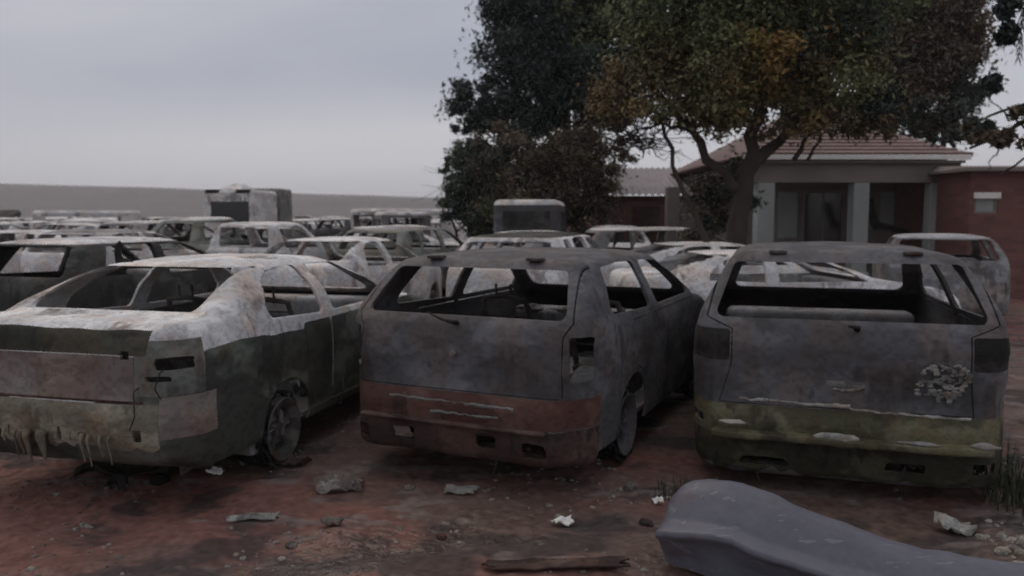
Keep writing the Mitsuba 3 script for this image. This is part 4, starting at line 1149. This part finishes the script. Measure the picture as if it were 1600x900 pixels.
# tree outside the frame at the right whose branches reach in
Y = 11.5
tree('bare_tree', 'nearly bare branches and a drooping frond reaching in from the right edge',
     [([W(1760, 560, Y), W(1730, 330, Y), W(1690, 150, Y), W(1660, -60, Y)], .16, .08, .04), ([W(1720, 260, Y), W(1620, 185, Y), W(1570, 205, Y), W(1515, 232, Y)], .05, .018, .02), ([W(1715, 200, Y), W(1640, 160, Y), W(1580, 165, Y), W(1530, 190, Y)], .04, .012, .02), ([W(1725, 290, Y), W(1640, 235, Y), W(1590, 255, Y), W(1560, 275, Y)], .03, .010, .02),
      ([W(1600, 200, Y), W(1570, 180, Y), W(1545, 150, Y)], .016, .006, .02), ([W(1580, 205, Y), W(1555, 240, Y), W(1545, 265, Y)], .014, .006, .02), ([W(1670, 0, Y), W(1610, -40, Y), W(1580, 0, Y), W(1577, 60, Y)], .03, .01, .02)],
     blobs_px([(1577, 15, Y, 9, 50, .2, dk, dk2, 1.6), (1548, 130, Y, 12, 14, .2, dk, dk2, 2.0), (1535, 205, Y, 22, 22, .3, dk, db2, 1.2), (1600, 175, Y, 20, 12, .3, dk, db2, .7), (1585, 215, Y, 30, 14, .3, db, db2, .6)]), 8000, .06, 36)

# its drooping frond
def frond(root, mid, tip, n, ln, seed):
    g = np.random.default_rng(seed); t = np.linspace(0, 1, n)[:, None]
    P = (1 - t) ** 2 * root + 2 * t * (1 - t) * mid + t ** 2 * tip
    V, F = [], []
    tg = np.gradient(P, axis=0); tg /= np.linalg.norm(tg, axis=1, keepdims=True)
    for i in range(3, n):
        for sg in (-1, 1):
            side = np.cross(tg[i], [0, 1, .2]) * sg + g.standard_normal(3) * .25
            d = side * .55 + tg[i] * .8 + np.array([0, 0, -.35]); d /= np.linalg.norm(d)
            l = ln * (.5 + .6 * math.sin(math.pi * min(1, i / n + .1))) * (.8 + .4 * g.random())
            w = np.cross(d, [0, 1, 0]); w = w / np.linalg.norm(w) * .012
            k_ = len(V); m_ = P[i] + d * l * .5 + [0, 0, .01]
            V += [P[i] - w * .5, P[i] + w * .5, m_ + w, m_ - w, P[i] + d * l + np.array([0, 0, -.03])]
            F += [[k_, k_ + 1, k_ + 2], [k_, k_ + 2, k_ + 3], [k_ + 3, k_ + 2, k_ + 4]]
    return trimesh.Trimesh(np.array(V), np.array(F), process=False), tube(P, np.linspace(.018, .005, n), 6)


mat('frond_green', (0.030, 0.040, 0.030), 0.6)
Y = 11.5
for i_, (a_, b_, c_) in enumerate([((1640, -30), (1575, -70), (1568, 66)), ((1650, -40), (1600, -60), (1592, 90))]):
    bl, rc = frond(W(*a_, Y), W(*b_, Y), W(*c_, Y), 34, .22, 90 + i_)
    fk = put('bare_tree', 'frond', bl, 'frond_green', False, kind='stuff')
    put(fk, 'midrib', rc, 'bark', True)

# ------------------------------------------------------------------ house with veranda
hs = thing('house', 'brown house with red hipped roof, pale fascia and pillared veranda behind the tree', 'house')
Yf = 18.2                      # line of the fascia
xl, xr = W(1165, 245, Yf)[0], W(1512, 245, Yf)[0]
ze = W(1300, 246, Yf)[2]       # eaves
wall_y = Yf + 2.2
put(hs, 'wall', tm(bx(xl + .3, xr + .2, wall_y, wall_y + 6, -.05, ze - .05)), 'brown_wall')
put(hs, 'veranda_ceiling', tm(bx(xl + .02, xr - .02, Yf + .03, wall_y - .004, ze - .12, ze - .06)), 'brown_wall')
put(hs, 'veranda_beam', tm(bx(xl + .05, xr - .05, Yf + .16, Yf + .38, ze - .55, ze - .124)), 'brown_wall')
put(hs, 'veranda_floor', tm(bx(xl - .1, xr + .1, Yf + .1, wall_y - .004, -.05, .22)), 'tan_plaster')
put(hs, 'fascia', tm(rbx(xl - .06, xr + .06, Yf - .06, Yf + .02, ze - .05, ze + .06, .012)), 'white_paint', 30)
ridge = W(1330, 206, Yf + 3.0)[2] + .15
xa, xb = xl - .1, xr + .1
ya, yb = Yf - .04, wall_y + 6.3
rl, rr_ = xl + 3.2, xr - 2.6
rv = np.array([[xa, ya, ze + .06], [xb, ya, ze + .06], [xb, yb, ze + .06], [xa, yb, ze + .06], [rl, (ya + yb) / 2, ridge + .5], [rr_, (ya + yb) / 2, ridge + .5]])


def tile_rows(A, B, C, D, rows, mat_, parent):
    """overlapping tile courses on the roof plane A-B (eaves) to D-C (ridge)"""
    A, B, C, D = map(np.array, (A, B, C, D))
    nrm = np.cross(B - A, D - A); nrm = nrm / np.linalg.norm(nrm)
    for i in range(rows):
        t0, t1 = i / rows, (i + 1.12) / rows
        t1 = min(t1, 1)
        a0, b0, a1, b1 = A + (D - A) * t0, B + (C - B) * t0, A + (D - A) * t1, B + (C - B) * t1
        lift0, lift1 = nrm * .05, nrm * .012
        v = np.array([a0 + lift0, b0 + lift0, b1 + lift1, a1 + lift1, a0, b0, b1, a1])
        f = [[0, 1, 2, 3], [0, 4, 5, 1], [1, 5, 6, 2], [3, 2, 6, 7], [0, 3, 7, 4], [4, 7, 6, 5]]
        put(parent, 'tile_course', (v, f), mat_)


rf = put(hs, 'roof', m3.Manifold.hull_points(np.vstack([rv, rv[:4] + [0, 0, -.04]])).to_mesh() and tm(m3.Manifold.hull_points(np.vstack([rv, rv[:4] + [0, 0, -.04]]))), 'roof_red')
tile_rows(rv[0], rv[1], rv[5], rv[4], 14, 'roof_red', rf)
for i, (x0, x1) in enumerate([(1180, 1206), (1328, 1352), (1446, 1466)]):
    a, b = W(x0, 340, Yf + .3)[0], W(x1, 340, Yf + .3)[0]
    c = put(hs, 'pillar', tm(rbx(a, b, Yf + .12, Yf + .12 + (b - a), .224, ze - .56, .02)), 'plaster', 30)
    put(c, 'plinth', tm(rbx(a - .05, b + .05, Yf + .07, Yf + .17 + (b - a), .222, .42, .02)), 'plaster', 30)
for i, (x0, x1, y0, y1) in enumerate([(1215, 1245, 300, 372), (1375, 1410, 300, 352)]):
    a, b = W(x0, 340, wall_y)[0], W(x1, 340, wall_y)[0]
    zt, zb = W(0, y0, wall_y)[2], W(0, y1, wall_y)[2]
    put(hs, 'wall_panel', tm(rbx(a, b, wall_y - .05, wall_y - .003, zb, zt, .01)), 'plaster', 30)
for i, (x0, x1) in enumerate([(1252, 1318), (1412, 1440)]):
    a, b = W(x0, 340, wall_y)[0], W(x1, 340, wall_y)[0]
    f = bx(a, b, wall_y - .07, wall_y - .002, 1.0, 2.35) - bx(a + .06, b - .06, wall_y - .2, wall_y + .1, 1.06, 2.29)
    w_ = put(hs, 'window', tm(f), 'brown_wall')
    put(w_, 'pane', tm(bx(a + .06, b - .06, wall_y - .03, wall_y - .02, 1.06, 2.29)), 'dark_glass')
    put(w_, 'mullion', tm(bx((a + b) / 2 - .02, (a + b) / 2 + .02, wall_y - .05, wall_y - .031, 1.06, 2.29)), 'brown_wall')
# fallen timber on the veranda
a, b = W(1362, 318, Yf + .9), W(1440, 365, Yf + .9)
lk = put(None, 'fallen_beam', cat([tube([W(1358, 312, Yf + .9), W(1366, 345, Yf + .9), W(1372, 358, Yf + .9)], .10, 6), tube([W(1366, 350, Yf + .9), W(1400, 358, Yf + .8), W(1452, 372, Yf + .7)], [.10, .07, .05], 6)]), 'char', False)
labels[lk] = {'label': 'charred roof timber collapsed against the veranda pillars', 'category': 'beam'}

# red wing at the right edge
wing = thing('brick_wing', 'dark red brick outhouse with a white framed window at the right edge', 'house')
Yw = 17.0
x0, x1 = W(1516, 300, Yw)[0], W(1800, 300, Yw)[0]
zt = W(0, 268, Yw)[2]
wl = W(1524, 300, Yw)[0]; wr = W(1560, 300, Yw)[0]; zw1 = W(0, 303, Yw)[2]; zw0 = W(0, 334, Yw)[2]
put(wing, 'wall', tm(bx(x0, x1, Yw, Yw + 3.5, -.05, zt) - bx(wl, wr, Yw - .1, Yw + .25, zw0, zw1)), 'red_brick')
put(wing, 'roof', tm(m3.Manifold.hull_points(np.array([[x0 - .2, Yw - .25, zt + .003], [x1, Yw - .25, zt + .003], [x0 - .2, Yw + 3.7, zt + .003], [x1, Yw + 3.7, zt + .003], [x0 - .2, Yw - .25, zt + .08], [x1, Yw - .25, zt + .08], [x0 + .2, Yw + 3.7, zt + .35], [x1, Yw + 3.7, zt + .35]]))), 'brown_wall')
wd = put(wing, 'window', tm(bx(wl + .003, wr - .003, Yw + .02, Yw + .09, zw0 + .003, zw1 - .003) - bx(wl + .05, wr - .05, Yw - .1, Yw + .2, zw0 + .05, zw1 - .08)), 'brown_wall')
put(wd, 'lintel', tm(rbx(wl - .04, wr + .04, Yw - .05, Yw - .003, zw1 - .10, zw1 + .03, .01)), 'white_paint', 30)
put(wd, 'pane', tm(bx(wl + .05, wr - .05, Yw + .05, Yw + .06, zw0 + .05, zw1 - .08)), 'plaster')

# outbuilding at the left with mauve tin roof
ob = thing('outbuilding', 'low dark red outbuilding with mauve corrugated roof left of the tree trunk', 'house')
Yo = 24.0
x0, x1 = W(935, 300, Yo)[0], W(1112, 300, Yo)[0]
zt = W(0, 306, Yo)[2]
put(ob, 'wall', tm(bx(x0, x1, Yo, Yo + 4, -.05, zt)), 'red_brick')
cx = np.linspace(x0 - .2, x1 + .2, 180)
cz = .028 * np.sin(cx * 2 * np.pi / .19)
zr0, zr1 = zt + .04, W(0, 262, Yo + 3.5)[2]
top = np.concatenate([np.stack([cx, cx * 0 + Yo - .3, cz + zr0], 1), np.stack([cx, cx * 0 + Yo + 3.6, cz + zr1], 1)])
I = np.arange(360).reshape(2, 180)
q = np.stack([I[0, :-1], I[0, 1:], I[1, 1:], I[1, :-1]], 1)
put(ob, 'roof', (np.vstack([top, top - [0, 0, .012]]), np.vstack([q, q[:, ::-1] + 360, np.stack([I[0, :-1], I[0, :-1] + 360, I[0, 1:] + 360, I[0, 1:]], 1)])), 'tin_mauve')
a, b = W(988, 330, Yo)[0], W(1030, 330, Yo)[0]
put(ob, 'door', tm(bx(a, b, Yo - .04, Yo - .003, 0, 2.0)), 'rust_dark')
a, b = W(946, 330, Yo)[0], W(954, 330, Yo)[0]
put(ob, 'post', tm(bx(a, b, Yo - .2, Yo - .08, 0, zt + .02)), 'tan_plaster')
gw = thing('garden_wall', 'tan plastered wall stub with a raised pier between outbuilding and tree trunk', 'wall')
Yg = 20.5
a, b, c = W(1042, 330, Yg)[0], W(1062, 330, Yg)[0], W(1100, 330, Yg)[0]
put(gw, 'pier', tm(rbx(a, b, Yg - .05, Yg + .30, -.05, W(0, 292, Yg)[2], .02)), 'tan_plaster', 30)
put(gw, 'wall', tm(rbx(b + .003, c, Yg, Yg + .22, -.05, W(0, 322, Yg)[2], .015)), 'tan_plaster', 30)

# ------------------------------------------------------------------ haze
HAZE = True
if HAZE:
    scene['haze_air'] = {'type': 'homogeneous', 'albedo': {'type': 'rgb', 'value': [.94, .945, .96]}, 'sigma_t': 0.0005}
    scene['haze'] = {'type': 'cube', 'to_world': T().translate([0, 700, 35]).scale([2200, 2200, 37]), 'bsdf': {'type': 'null'}, 'interior': ref('haze_air')}
    labels['haze'] = {'label': 'thin grey haze between the yard and the hill', 'category': 'haze', 'kind': 'stuff'}
    scene['camera']['medium'] = ref('haze_air')
